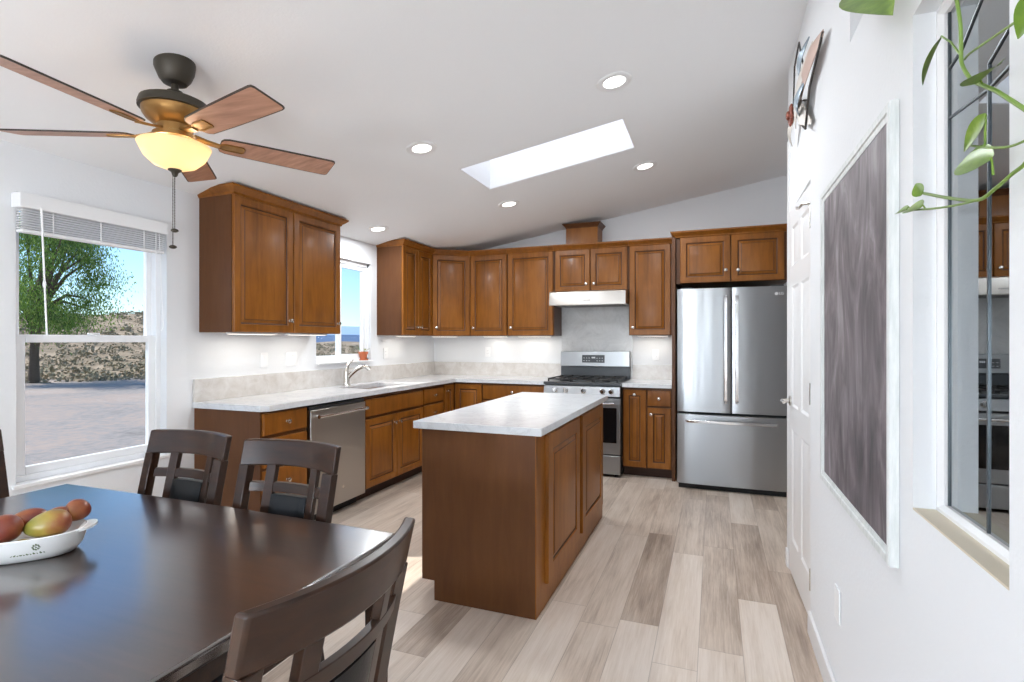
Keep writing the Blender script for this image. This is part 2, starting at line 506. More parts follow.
def tag(o, label=None, cat=None, group=None, kind=None):
    if label: o['label'] = label
    if cat: o['category'] = cat
    if group: o['group'] = group
    if kind: o['kind'] = kind
    return o
def root(name, label, cat, loc, rot=0, group=None):
    o = bpy.data.objects.new(name, None)
    C.objects.link(o)
    o.empty_display_size = .1
    o.location = loc; o.rotation_euler = (0, 0, R(rot))
    return tag(o, label, cat, group)
def sroot(name, loc):
    o = bpy.data.objects.new(name, None); C.objects.link(o); o.location = loc
    o.empty_display_size = .1
    return tag(o, kind='structure')
def copy_tree(o, parent=None):
    c = o.copy(); C.objects.link(c)
    if parent is not None: c.parent = parent
    for ch in list(o.children): copy_tree(ch, c)
    return c
def text_mesh(name, txt, size, mat, parent, mtx):
    cu = bpy.data.curves.new(name, 'FONT'); cu.body = txt; cu.size = size; cu.extrude = .0004
    cu.align_x = 'CENTER'; cu.align_y = 'CENTER'
    t = bpy.data.objects.new(name, cu); C.objects.link(t)
    bpy.context.view_layer.update()
    me = bpy.data.meshes.new_from_object(t.evaluated_get(bpy.context.evaluated_depsgraph_get()))
    bpy.data.objects.remove(t); bpy.data.curves.remove(cu)
    me.transform(mtx); me.materials.clear(); me.materials.append(M[mat])
    o = bpy.data.objects.new(name, me); C.objects.link(o); o.parent = parent
    return o
def area(name, parent, loc, sx, sy, power, color=(.92, .96, 1.0), rot=(0, 0, 0), disk=False):
    l = bpy.data.lights.new(name, 'AREA')
    l.shape = 'DISK' if disk else 'RECTANGLE'
    l.size = sx
    if not disk: l.size_y = sy
    l.energy = power; l.color = color
    o = bpy.data.objects.new(name, l); C.objects.link(o)
    o.location = loc; o.rotation_euler = rot; o.parent = parent
    return o

# ------------------------------------------------------------------ room
XL, XR, YB, YF, XE = -3.28, 0.41, 5.85, -2.6, 1.6
K, Z0 = 0.1636, 2.3164
ceil_z = lambda x: Z0 + K * (x - XL)
MB().box(XL - .14, XE + .1, YF - .14, YB + .14, -.12, 0).build('floor', 'floor', smooth=0)['kind'] = 'structure'
SKY = (-1.733, -0.543, 3.45, 4.012)
xs = [XL - .14, SKY[0], SKY[1], XE + .1]; ys = [YF - .14, SKY[2], SKY[3], YB + .14]
insky = lambda x, y: SKY[0] < x < SKY[1] and SKY[2] < y < SKY[3]
MB().grid(xs, ys, lambda x, y: not insky(x, y), 0, .22, lambda x, y, d: (x, y, ceil_z(x) + d)).build('ceiling', 'ceiling', smooth=0)['kind'] = 'structure'
# left wall with two windows, plus an added unseen one for daylight
W1 = (1.60, 2.385, .60, 2.08); W2 = (3.75, 4.55, 1.13, 2.11); W4 = (-2.1, -.7, .60, 2.08)
inw = lambda W, y, z: W[0] < y < W[1] and W[2] < z < W[3]
ys = sorted({YF - .14, YB + .14, *W1[:2], *W2[:2], *W4[:2]}); zs = sorted({-.1, 2.62, *W1[2:], *W2[2:], *W4[2:]})
MB().grid(ys, zs, lambda y, z: not (inw(W1, y, z) or inw(W2, y, z) or inw(W4, y, z)), XL - .14, XL, lambda y, z, d: (d, y, z)).build('wall_left', 'wall', smooth=0)['kind'] = 'structure'
MB().box(XL - .14, XE + .1, YB, YB + .14, -.1, 3.4).build('wall_back', 'wall', smooth=0)['kind'] = 'structure'
# right wall, thick: mirror niche, plant ledge, closet door opening
NI = (1.0, 1.41, .955, 2.045); UN = (.5, 1.99, 2.29, 2.86); DO = (2.745, 3.462, -.2, 2.066)
ys = sorted({YF, 3.52, *NI[:2], *UN[:2], *DO[:2]}); zs = sorted({-.1, 3.3, 0.0, *NI[2:], *UN[2:], DO[3]})
wr = MB()
wr.grid(ys, zs, lambda y, z: not (inw(NI, y, z) or inw(UN, y, z) or inw(DO, y, z)), XR, .475, lambda y, z, d: (d, y, z))
wr.grid(ys, zs, lambda y, z: not inw(UN, y, z), .475, .78, lambda y, z, d: (d, y, z))
wr.box(.78, .9, YF, 3.52, -.1, 3.3)
wr.box(.9, XE + .1, 3.38, 3.52, -.1, 3.3)
wr.build('wall_right', 'wall', smooth=0)['kind'] = 'structure'
MB().box(XE, XE + .1, 3.52, YB + .1, -.1, 3.3).build('wall_alcove', 'wall', smooth=0)['kind'] = 'structure'
# wall behind the viewer with a wide sliding glass door
SD = (-2.9, .0, 0.0, 2.2)
xs = sorted({XL - .14, XE + .1, SD[0], SD[1]}); zs = sorted({-.1, 0, 3.4, SD[3]})
MB().grid(xs, zs, lambda x, z: not (SD[0] < x < SD[1] and 0 < z < SD[3]), YF - .14, YF, lambda x, z, d: (x, d, z)).build('wall_front', 'wall', smooth=0)['kind'] = 'structure'
d2 = sroot('door_2', (-1.45, YF - .07, 0))
m = MB()
for x in (-2.88, -1.47, -.02): m.box(x - .03, x + .03, YF - .1, YF - .04, .02, 2.2)
m.box(-2.9, 0, YF - .1, YF - .04, 2.14, 2.2); m.box(-2.9, 0, YF - .1, YF - .04, 0, .07)
m.build('frame', 'vinyl', d2, world=True, smooth=0)
MB().box(-2.86, -.04, YF - .073, YF - .067, .07, 2.14).build('pane', 'glass', d2, world=True, smooth=0)

# baseboards
def baseboard(name, boxes):
    m = MB()
    for b in boxes: m.box(*b)
    o = m.build(name, 'trim', bevel=.004); o['kind'] = 'structure'
baseboard('baseboard_right', [(XR - .014, XR, YF, 2.735, 0, .1)])
baseboard('baseboard_end', [(XR - .014, XR + .2, 3.50, 3.534, 0, .1), (XR - .014, XR, 3.47, 3.50, 0, .1)])
baseboard('baseboard_left', [(XL, XL + .014, YF, 2.57, 0, .1)])
# jamb strip on the wall end beside the closet door
MB().box(XR - .006, XR + .006, 3.452, 3.524, 0, 2.5).build('trim_1', 'trim', smooth=0)['kind'] = 'structure'

# ------------------------------------------------------------------ windows
def sash(m, x, y0, y1, z0, z1, wd=.035, t=.03):
    m.box(x - t / 2, x + t / 2, y0, y0 + wd, z0, z1); m.box(x - t / 2, x + t / 2, y1 - wd, y1, z0, z1)
    m.box(x - t / 2, x + t / 2, y0 + wd, y1 - wd, z0, z0 + wd); m.box(x - t / 2, x + t / 2, y0 + wd, y1 - wd, z1 - wd, z1)
def single_hung(name, W, lip=True):
    r = sroot(name, (XL - .08, (W[0] + W[1]) / 2, W[2]))
    x = XL - .085
    m = MB(); m_ = .03
    y0, y1, z0, z1 = W
    m.box(x - .045, x + .03, y0, y0 + m_, z0, z1); m.box(x - .045, x + .03, y1 - m_, y1, z0, z1)
    m.box(x - .045, x + .03, y0, y1, z0, z0 + m_); m.box(x - .045, x + .03, y0, y1, z1 - m_, z1)
    m.build('frame', 'vinyl', r, bevel=.003, world=True)
    zm = 1.338
    lo = MB(); sash(lo, x + .005, y0 + .03, y1 - .03, z0 + .03, zm + .022, .042)
    lo.build('lower_sash', 'vinyl', r, bevel=.003, world=True)
    up = MB(); sash(up, x - .028, y0 + .03, y1 - .03, zm - .02, z1 - .03, .032)
    up.build('upper_sash', 'vinyl', r, bevel=.003, world=True)
    MB().box(x + .003, x + .006, y0 + .07, y1 - .07, z0 + .07, zm - .018).build('lower_pane', 'glass', r, world=True, smooth=0)
    MB().box(x - .030, x - .027, y0 + .06, y1 - .06, zm + .01, z1 - .06).build('upper_pane', 'glass', r, world=True, smooth=0)
    k = MB(); k.box(x + .02, x + .034, (y0 + y1) / 2 - .03, (y0 + y1) / 2 + .03, zm + .022, zm + .034)
    k.build('sash_lock', 'vinyl', r, bevel=.003, world=True)
    if lip:
        s_ = MB(); s_.box(XL - .05, XL + .018, y0 - .02, y1 + .02, z0 - .02, z0 + .002)
        s_.build('sill', 'trim', r, bevel=.004, world=True)
    return r
single_hung('window_1', W1)
single_hung('window_4', W4)  # unseen window added behind the viewer to let daylight in
r = sroot('window_2', (XL - .08, 4.15, W2[2]))
x = XL - .060
y0, y1, z0, z1 = W2
m = MB()
m.box(x - .045, x + .03, y0, y0 + .03, z0, z1); m.box(x - .045, x + .03, y1 - .035, y1, z0, z1)
m.box(x - .045, x + .03, y0, y1, z0, z0 + .03); m.box(x - .045, x + .03, y0, y1, z1 - .04, z1)
m.build('frame', 'vinyl', r, bevel=.003, world=True)
ym = 4.135
m = MB(); sash(m, x + .005, ym - .035, y1 - .035, z0 + .03, z1 - .04, .04)
m.build('sliding_sash', 'vinyl', r, bevel=.003, world=True)
m = MB(); sash(m, x - .028, y0 + .03, ym + .02, z0 + .03, z1 - .04, .03)
m.build('fixed_sash', 'vinyl', r, bevel=.003, world=True)
MB().box(x + .003, x + .006, ym, y1 - .07, z0 + .06, z1 - .07).build('pane', 'glass', r, world=True, smooth=0)
MB().box(x - .030, x - .027, y0 + .05, ym, z0 + .05, z1 - .06).build('pane', 'glass', r, world=True, smooth=0)
m = MB(); m.box(XL - .055, XL + .035, y0 + .003, y1 - .003, z0 - .012, z0 + .003); m.build('sill', 'trim', r, bevel=.003, world=True)

# skylight: white shaft closed by a milky acrylic lens
r = sroot('window_3', ((SKY[0] + SKY[1]) / 2, (SKY[2] + SKY[3]) / 2, ceil_z(-1.1)))
m = MB()
e = .012
F = lambda x, y, d: (x, y, ceil_z(x) + d)
m.grid([SKY[0], SKY[0] + e, SKY[1] - e, SKY[1]], [SKY[2], SKY[2] + e, SKY[3] - e, SKY[3]],
       lambda x, y: not (SKY[0] + e < x < SKY[1] - e and SKY[2] + e < y < SKY[3] - e), .002, .24, F)
m.build('shaft', 'trim', r, world=True, smooth=0)
m = MB(); m.grid([SKY[0] + .004, SKY[1] - .004], [SKY[2] + .004, SKY[3] - .004], lambda x, y: True, .242, .250, F)
m.build('lens', 'acrylic', r, world=True, smooth=0)

# window blind
b = root('window_blind', 'white slatted blind raised above the large dining window', 'blind', (XL + .04, 1.96, 1.87))
m = MB(); m.box(XL + .002, XL + .078, 1.578, 2.335, 1.992, 2.066); m.build('valance', 'blind', b, bevel=.004, world=True)
m = MB()
for i in range(8):
    z = 1.893 + i * .0125
    m.box(XL + .008, XL + .058, 1.597, 2.328, z, z + .0035)
m.build('slats', 'blind', b, world=True, smooth=0)
m = MB(); m.box(XL + .008, XL + .058, 1.597, 2.328, 1.872, 1.888); m.build('bottom_rail', 'blind', b, bevel=.003, world=True)
for y in (1.73, 1.96, 2.20):
    MB().box(XL + .0585, XL + .0600, y - .003, y + .003, 1.872, 1.994).build('ladder_cord', 'blind', b, world=True, smooth=0)
m = MB(); m.tube([(XL + .085, 1.664, 2.0), (XL + .087, 1.674, 1.68), (XL + .09, 1.685, 1.357)], .0045, 8)
m.lathe([(.006, 1.60), (.008, 1.615), (.006, 1.63)], (XL + .087, 1.676, 0), 8)
m.build('tilt_wand', 'plastic', b, world=True)
m = MB(); m.tube([(XL + .063, 2.27, 1.995), (XL + .058, 2.275, 1.6), (XL + .05, 2.285, 1.42), (XL + .05, 2.315, 1.39), (XL + .055, 2.325, 1.42), (XL + .06, 2.31, 1.6), (XL + .063, 2.29, 1.995)], .0022, 6)
m.build('lift_cord', 'plastic', b, world=True)

# ------------------------------------------------------------------ closet door in the right wall
d = sroot('door_1', (.422, 2.765, .012))
d.rotation_euler = (0, 0, math.atan2(.422 - .405, 3.44 - 2.765))
# local frame: y runs from the hinge to the latch, room side faces -x
L_ = .676; H_ = 2.06
def panel_door_side(m, y0, y1, z0, z1, x):
    def ring(dd, xx): return [(xx, y0 + dd, z0 + dd), (xx, y1 - dd, z0 + dd), (xx, y1 - dd, z1 - dd), (xx, y0 + dd, z1 - dd)]
    m.rings([ring(0, x), ring(.012, x + .007), ring(.02, x + .007), ring(.05, x + .001)], 0, False, True)
ys = [0, .095, .300, .376, .581, L_]; zs = [0, .20, .82, .95, 1.62, 1.73, 1.95, H_]
m = MB()
pan = lambda y, z: (.095 < y < .300 or .376 < y < .581) and (.20 < z < .82 or .95 < z < 1.62 or 1.73 < z < 1.95)
m.grid(ys, zs, lambda y, z: not pan(y, z), 0, .034, lambda y, z, dd: (dd, y, z))
for (p, q) in ((.095, .300), (.376, .581)):
    for (s0, s1) in ((.20, .82), (.95, 1.62), (1.73, 1.95)):
        panel_door_side(m, p, q, s0, s1, 0)
        m.box(.02, .034, p, q, s0, s1)
m.build('panel', 'trim', d, smooth=20)
for z in (.215, 1.07, 1.885):
    h = MB(); h.lathe([(.007, z - .05), (.007, z + .05)], (-.006, .005, 0), 10)
    h.box(-.002, .001, .004, .03, z - .05, z + .05)
    h.build('hinge', 'chrome', d)
h = MB(); h.tube([(-.01, .005, 1.95), (-.035, .03, 1.953), (-.04, .10, 1.952)], .006, 8); h.lathe([(.008, 0), (.010, .012)], (-.045, .10, 1.945), 10)
h.build('hinge_stop', 'chrome', d)
h = MB(); h.lathe([(.028, 0), (.028, -.008), (.012, -.012), (.011, -.05)], (0, .615, .975), 18, 'x')
h.tube([(-.048, .615, .975), (-.05, .57, .976), (-.048, .52, .974)], .009, 8)
h.build('lever_handle', 'chrome', d)

# ------------------------------------------------------------------ cabinets
def knob_on(parent, x, z, y=-.021):
    MB().knob(x, z, y).build('knob', 'chrome', parent, smooth=40)
def add_door(r, x0, x1, z0, z1, knob=None, raised=True, name='door', rail=.058, yf=-.021):
    o = MB().door(x0, x1, z0, z1, raised=raised, rail=rail, yf=yf).build(name, ['wood_front', 'wood_glaze'], r, smooth=25)
    if knob: knob_on(o, *knob, y=yf)
    return o
def crown(r, w_, d_, z, left=False, right=False, name='crown'):
    prof = [(-.002, z - .004), (.006, z), (.010, z + .012), (.022, z + .020), (.038, z + .036), (.046, z + .042), (.048, z + .055), (.0, z + .055)]
    rr = []
    for o_, zz in prof:
        l_ = o_ if left else 0; q = o_ if right else 0
        y_ = -.019 - o_
        rr.append([(-l_, y_, zz), (w_ + q, y_, zz), (w_ + q, d_, zz), (-l_, d_, zz)])
    return MB().rings(rr).build(name, 'wood_front', r, smooth=25)
ZB, ZT = 1.385, 2.303
def wall_cab(label, loc, rot, w_, d_, doors, z0=ZB, z1=ZT, cr=(False, False), group=None, rail=.058, name='wall_cabinet'):
    r = root(name, label, 'cabinet', loc, rot, group)
    MB().box(0, w_, 0, d_, z0, z1).build('body', 'wood_panel', r, smooth=0, bevel=.0015)
    for (x0, x1, kx, kz) in doors: add_door(r, x0, x1, z0 + .002, z1 - .004, (kx, kz), rail=rail)
    crown(r, w_, d_, z1 - .002, *cr)
    return r
XU = -2.984                       # upper body front (left run)
DU = XU - XL - .001
wall_cab('wide two-door wooden wall cabinet nearest the dining window', (XU, 2.613, 0), 90, 1.074, DU,
         [(.004, .532, .495, 1.475), (.540, 1.070, 1.034, 1.472)], cr=(True, True))
wall_cab('narrow two-door wall cabinet just right of the sink window', (XU, 4.648, 0), 90, .612, DU,
         [(.004, .300, .262, 1.475), (.306, .604, .344, 1.475)], cr=(True, False))
# diagonal corner cabinet
r = root('corner_wall_cabinet', 'single-door wall cabinet set diagonally across the kitchen corner', 'cabinet', (XU, 5.262, 0))
fx, fy, gx, gy = XU, 5.262, XU + .350, 5.541      # left and right end of the diagonal face
poly = [(XL + .002, fy), (fx, fy), (gx, gy), (gx, YB - .002), (XL + .002, YB - .002)]
MB().prism(poly, ZB, ZT).build('body', 'wood_panel', r, smooth=0, world=True)
wd = math.hypot(gx - fx, gy - fy); dc, ds = (gx - fx) / wd, (gy - fy) / wd
def diag(m):
    m.v = [(a_ * dc - b_ * ds, a_ * ds + b_ * dc, c_) for a_, b_, c_ in m.v]
    return m
o = diag(MB().door(.012, wd - .004, ZB + .002, ZT - .004)).build('door', ['wood_front', 'wood_glaze'], r, smooth=25)
diag(MB().knob(.055, 1.475)).build('knob', 'chrome', o, smooth=40)
prof = [(-.002, 0), (.006, .004), (.010, .016), (.022, .024), (.038, .040), (.046, .046), (.048, .059), (.0, .059)]
rr = []
for o_, zz in prof:
    q = .019 + o_
    z = ZT - .006 + zz
    # mitre against the crowns of the two straight runs
    t0 = (q - ds * q) / dc                 # along the face where x = fx + q
    t1 = wd + (-q + dc * q) / ds           # along the face where y = gy - q
    rr.append([(XL + .002, fy, z), (fx + q, fy, z), (fx + q, fy + ds * t0 - dc * q, z), (fx + dc * t1 + ds * q, gy - q, z), (gx, gy - q, z), (gx, YB - .002, z), (XL + .002, YB - .002, z)])
MB().rings(rr).build('crown', 'wood_front', r, smooth=25, world=True)
YU = 5.541
DB = YB - YU - .001
xa = gx + .001
wall_cab('single-door wall cabinet on the back wall, left of the wider single-door one', (xa, YU, 0), 0, -2.166 - xa, DB,
         [(.012, -2.166 - xa - .006, .055, 1.477)])
wall_cab('wide single-door wall cabinet immediately left of the range hood', (-2.164, YU, 0), 0, .540, DB,
         [(.006, .530, .048, 1.475)])
wall_cab('short two-door wall cabinet directly above the range hood', (-1.622, YU, 0), 0, .797, DB,
         [(.014, .394, .358, 1.93), (.402, .783, .440, 1.93)], z0=1.852)
wall_cab('tall single-door wall cabinet between range hood and refrigerator', (-.823, YU, 0), 0, .448, DB,
         [(.008, .414, .045, 1.465)])
# hood duct cover standing on the cabinets
r = root('hood_duct_cover', 'wooden duct cover box with crown on top of the cabinets', 'duct cover', (-1.334, 5.73, 2.358))
MB().box(-1.508, -1.160, 5.60, YB - .002, 2.358, 2.55).build('body', 'wood_front', r, world=True, smooth=0)
rr = []
for o_, z in [(.0, 2.545), (.004, 2.552), (.010, 2.562), (.028, 2.582), (.034, 2.586), (.036, 2.594), (0, 2.594)]:
    rr.append([(-1.508 - o_, 5.60 - o_, z), (-1.160 + o_, 5.60 - o_, z), (-1.160 + o_, YB - .002, z), (-1.508 - o_, YB - .002, z)])
MB().rings(rr).build('crown', 'wood_panel', r, world=True, smooth=25)
# refrigerator surround
r = root('tall_side_panel', 'tall brown wooden end panel against the refrigerator left side', 'panel', (-.358, 5.5, 0))
MB().box(-.374, -.342, 5.215, YB - .002, 0, ZT).build('panel', 'wood_panel', r, bevel=.002, world=True)
wall_cab('deep two-door wall cabinet above the refrigerator', (-.341, 5.262, 0), 0, .962, YB - 5.262 - .001,
         [(.040, .478, .440, 1.977), (.486, .922, .544, 1.972)], z0=1.868, cr=(True, True))

# base cabinets (left run faces +x; local x runs into the room's depth)
XB = -2.697
def base_cab(label, loc, rot, w_, d_, fronts, name='base_cabinet', z0=.095, z1=.8755, side_to_floor=False):
    r = root(name, label, 'cabinet', loc, rot)
    MB().box(0, w_, 0, d_, z0, z1).build('body', 'wood_panel', r, smooth=0, bevel=.0015)
    MB().box(0.0, w_, .075, d_, 0, z0).build('toe_kick', 'toe', r, smooth=0)
    for fr_ in fronts:
        kind, x0, x1, s0, s1, kn = fr_
        add_door(r, x0, x1, s0, s1, kn, raised=(kind == 'door'), name=kind)
    return r
DBL = XB - XL - .002
base_cab('four-drawer wooden base cabinet at the dining end of the counter', (XB, 2.576, 0), 90, .405, DBL,
         [('drawer', .012, .396, .718, .860, (.205, .79)), ('drawer', .012, .396, .512, .694, (.205, .605)),
          ('drawer', .012, .396, .308, .492, (.205, .40)), ('drawer', .012, .396, .104, .288, (.205, .2))])
base_cab('two-door wooden sink base cabinet right of the dishwasher', (XB, 3.634, 0), 90, .936, DBL,
         [('drawer', .008, .928, .697, .840, None), ('door', .008, .464, .104, .674, (.428, .60)), ('door', .472, .928, .104, .674, (.508, .60))])
base_cab('narrow drawer base cabinet between the sink base and the corner', (XB, 4.572, 0), 90, .426, DBL,
         [('drawer', .012, .416, .702, .842, (.215, .772)), ('drawer', .012, .416, .512, .682, (.215, .597)),
          ('drawer', .012, .416, .308, .492, (.215, .40)), ('drawer', .012, .416, .104, .288, (.215, .2))])
YBF = 5.252
# corner unit (L shaped)
r = root('corner_base_cabinet', 'wooden corner base cabinet with two narrow doors under the counter bend', 'cabinet', (-2.9, 5.5, 0))
poly = [(XL + .002, 5.0), (XB, 5.0), (XB, YBF), (-2.345, YBF), (-2.345, YB - .002), (XL + .002, YB - .002)]
MB().prism(poly, .095, .8755).build('body', 'wood_panel', r, smooth=0, world=True)
poly = [(XL + .002, 5.0), (XB - .075, 5.0), (XB - .075, YBF + .075), (-2.345, YBF + .075), (-2.345, YB - .002), (XL + .002, YB - .002)]
MB().prism(poly, 0, .095).build('toe_kick', 'toe', r, smooth=0, world=True)
m = MB().door(5.018, 5.222, .104, .856)
m.v = [(XB - b_, a_, c_) for a_, b_, c_ in m.v]
o = m.build('door', ['wood_front', 'wood_glaze'], r, smooth=25, world=True)
m = MB().knob(5.06, .79); m.v = [(XB - b_, a_, c_) for a_, b_, c_ in m.v]; m.build('knob', 'chrome', o, world=True, smooth=40)
m = MB().door(-2.668, -2.350, .104, .856)
m.v = [(a_, YBF + b_, c_) for a_, b_, c_ in m.v]
m.build('door', ['wood_front', 'wood_glaze'], r, smooth=25, world=True)
base_cab('wide drawer base cabinet immediately left of the gas range', (-2.343, YBF, 0), 0, .715, YB - YBF - .002,
         [('drawer', .008, .700, .702, .856, (.354, .785)), ('door', .008, .350, .104, .682, (.31, .61)), ('door', .358, .700, .104, .682, (.40, .61))])
r = base_cab('slim base cabinet between range and refrigerator with pull-out door', (-.842, YBF, 0), 0, .466, YB - YBF - .002,
         [('door', .010, .228, .104, .852, (.119, .808)), ('drawer', .240, .458, .702, .852, (.349, .776)), ('door', .240, .458, .104, .684, (.275, .622))])

# ------------------------------------------------------------------ countertops
r = root('countertop', 'white quartz countertop running along the window wall and corner to the range', 'countertop', (-2.97, 4.0, .876))
CT0, CT1 = .8762, .914
CF, CYE, CYF = -2.647, 2.5636, 5.209
SK = (-3.095, -2.765, 3.80, 4.42)
m = MB()
m.prism([(XL + .002, CYE), (CF - .04, CYE), (CF, CYE + .04), (CF, 3.0), (XL + .002, 3.0)], CT0, CT1)
xs = [XL + .002, SK[0], SK[1], CF, -1.624]; ys = [3.0, SK[2], SK[3], CYF, YB - .002]
m.grid(xs, ys, lambda x, y: (x < CF or y > CYF) and not (SK[0] < x < SK[1] and SK[2] < y < SK[3]), CT0, CT1, lambda x, y, d_: (x, y, d_))
m.build('slab', 'quartz', r, world=True, smooth=0)
m = MB()
m.box(XL + .002, XL + .022, CYE, YB - .002, CT1, 1.068)
m.box(XL + .022, -1.624, YB - .022, YB - .002, CT1, 1.068)
m.build('backsplash', 'splash', r, world=True, smooth=0, bevel=.0015)
r = root('countertop', 'short white quartz countertop piece between range and refrigerator', 'countertop', (-.61, 5.5, .876))
MB().box(-.843, -.376, CYF, YB - .002, CT0, CT1).build('slab', 'quartz', r, world=True, smooth=0, bevel=.0015)
MB().box(-.826, -.376, YB - .022, YB - .002, CT1, 1.068).build('backsplash', 'splash', r, world=True, smooth=0, bevel=.0015)
m = MB(); m.box(-1.622, -.828, YB - .018, YB - .001, .9145, 1.851)
tag(m.build('backsplash_panel', 'marble', loc=(-1.225, YB - .01, .9145), smooth=0), 'grey marbled stone panel on the wall between range and hood', 'backsplash')

# sink and faucet
r = root('kitchen_sink', 'undermount stainless steel sink in the counter below the sink window', 'sink', (-2.93, 4.11, .70))
m = MB()
x0, x1, y0, y1 = SK[0] - .004, SK[1] + .004, SK[2] - .004, SK[3] + .004
def rect(d_, z): return [(x0 + d_, y0 + d_, z), (x1 - d_, y0 + d_, z), (x1 - d_, y1 - d_, z), (x0 + d_, y1 - d_, z)]
m.rings([rect(-.012, .874), rect(0, .874), rect(.012, .70), rect(.03, .69), rect(.06, .688)], 0, False, True)
m.rings([rect(-.012, .874), rect(-.012, .868), rect(.006, .69), rect(.05, .678)], 0, False, True)
m.build('basin', 'polished', r, world=True, smooth=40)
MB().lathe([(.045, .689), (.045, .692), (.02, .690)], (-2.93, 4.11, 0), 20).build('drain', 'chrome', r, world=True)
r = root('faucet', 'satin nickel pull-out faucet behind the sink', 'faucet', (-3.165, 4.02, CT1 + .0004))
m = MB(); m.lathe([(.036, 0), (.036, .006), (.030, .012), (.028, .05), (.028, .12), (.026, .135), (.012, .14)], (0, 0, 0), 20)
m.build('body', 'chrome', r, smooth=40)
m = MB(); m.tube([(.006, .003, .06), (.04, .012, .105), (.09, .026, .150), (.135, .038, .174), (.165, .046, .176), (.19, .053, .168), (.205, .057, .152)], .017, 12, rs=[.018, .018, .018, .018, .020, .021, .020])
m.build('spout', 'chrome', r, smooth=50)
m = MB(); m.tube([(0, 0, .135), (.002, .004, .170), (.012, .022, .205), (.03, .055, .235)], .010, 10, rs=[.020, .015, .009, .007])
m.build('lever', 'chrome', r, smooth=50)
r = root('flower_pot', 'small terracotta pot with sprout on the sink window sill', 'flower pot', (XL - .012, 4.44, W2[2] + .003))
r.scale = (1.3, 1.3, 1.3)
m = MB(); m.lathe([(.034, 0), (.038, .008), (.036, .008), (.028, .006)], (0, 0, 0), 20); m.build('saucer', 'terracotta', r)
m = MB(); m.lathe([(.024, .006), (.032, .05), (.036, .05), (.037, .066), (.032, .066), (.030, .052)], (0, 0, 0), 20); m.build('pot', 'terracotta', r)
MB().lathe([(.030, .050), (.030, .055)], (0, 0, 0), 16).build('soil', 'soil', r)
def leaf(m, base, tip, width, nrm=(0, 0, 1), fold=.15, droop=.12, n=7):
    base, tip, nrm = Vector(base), Vector(tip), Vector(nrm).normalized()
    ax = tip - base; L = ax.length; d_ = ax / L
    nrm = (nrm - d_ * nrm.dot(d_)).normalized(); sd = d_.cross(nrm)
    rows = []
    for i in range(n + 1):
        t = i / n
        wv = width * .5 * (math.sin(PI * min(1, t * .92 + .08)) ** .8) * (1.25 - .55 * t) if i < n else .0004
        if i == 0: wv = width * .12
        c = base + d_ * (L * t) - nrm * (droop * L * (t - .35) ** 2)
        rows.append([c - sd * wv + nrm * wv * fold * 1.6, c - sd * wv * .5 + nrm * wv * fold * .5, c, c + sd * wv * .5 + nrm * wv * fold * .5, c + sd * wv + nrm * wv * fold * 1.6])
    th = [[p - nrm * .0006 for p in row] for row in rows]
    k = len(m.v)
    for row in rows: m.v += [tuple(p) for p in row]
    k2 = len(m.v)
    for row in th: m.v += [tuple(p) for p in row]
    for i in range(n):
        for j in range(4):
            a_ = i * 5 + j
            m.f.append([k + a_, k + a_ + 1, k + a_ + 6, k + a_ + 5]); m.mi.append(0)
            m.f.append([k2 + a_, k2 + a_ + 5, k2 + a_ + 6, k2 + a_ + 1]); m.mi.append(0)
m = MB()
for (a_, l_) in ((200, .05), (260, .06), (320, .04), (100, .035), (30, .04)):
    q = R(a_); b_ = (.008 * math.cos(q), .008 * math.sin(q), .054)
    t_ = (l_ * .9 * math.cos(q), l_ * .9 * math.sin(q), .054 + l_ * .75)
    m.tube([b_, ((b_[0] + t_[0]) / 2, (b_[1] + t_[1]) / 2, t_[2] - .01), t_], .0012, 5)
    leaf(m, t_, (t_[0] * 1.4, t_[1] * 1.4, t_[2] + .006), .02)
m.build('sprout', 'leaf', r, smooth=60)

# ------------------------------------------------------------------ dishwasher
r = root('dishwasher', 'stainless steel dishwasher with bar handle under the counter', 'dishwasher', (XB, 2.984, 0), 90)
MB().box(.006, .640, .012, .56, .10, .868).build('tub', 'dark', r, smooth=0)
MB().box(.008, .638, .06, .5, .003, .10).build('toe_kick', 'dark', r, smooth=0)
MB().box(.010, .636, -.032, .012, .085, .832).build('door', 'steel_warm', r, bevel=.004)
MB().box(.010, .636, -.022, .012, .836, .856).build('control_strip', 'enamel', r, bevel=.003)
m = MB(); m.tube([(.055, -.075, .785), (.32, -.078, .785), (.600, -.075, .785)], .011, 12)
for x in (.075, .58): m.tube([(x, -.032, .785), (x, -.072, .785)], .009, 10)
m.lathe([(.014, .045), (.014, .07)], (0, -.075, .785), 12, 'x'); m.lathe([(.014, .585), (.014, .61)], (0, -.075, .785), 12, 'x')
m.build('handle', 'polished', r, smooth=40)
m = MB(); m.lathe([(.013, -.0325), (.013, -.034)], (.36, 0, .21), 18, 'y'); m.build('badge', 'chrome', r)

# ------------------------------------------------------------------ gas range
r = root('gas_range', 'stainless steel gas range with five knobs on the back wall', 'range', (-1.235, 5.5, 0))
x0, x1 = -1.618, -.848
MB().box(x0, x1, 5.19, 5.83, .02, .905).build('body', 'enamel', r, world=True, smooth=0)
for x in (x0 + .05, x1 - .05):
    for y in (5.24, 5.78): MB().lathe([(.02, 0), (.02, .022)], (x, y, 0), 10).build('foot', 'dark', r, world=True)
MB().box(x0, x1, 5.15, 5.19, .223, .765).build('oven_door', 'steel', r, world=True, bevel=.005)
od = r.children[-1]
MB().box(x0 + .06, x1 - .035, 5.1485, 5.152, .335, .675).build('window', 'black_glass', od, world=True, smooth=0)
m = MB(); m.tube([(x0 + .05, 5.10, .722), (x1 - .05, 5.10, .722)], .012, 12)
for x in (x0 + .09, x1 - .09): m.tube([(x, 5.15, .722), (x, 5.10, .722)], .010, 10)
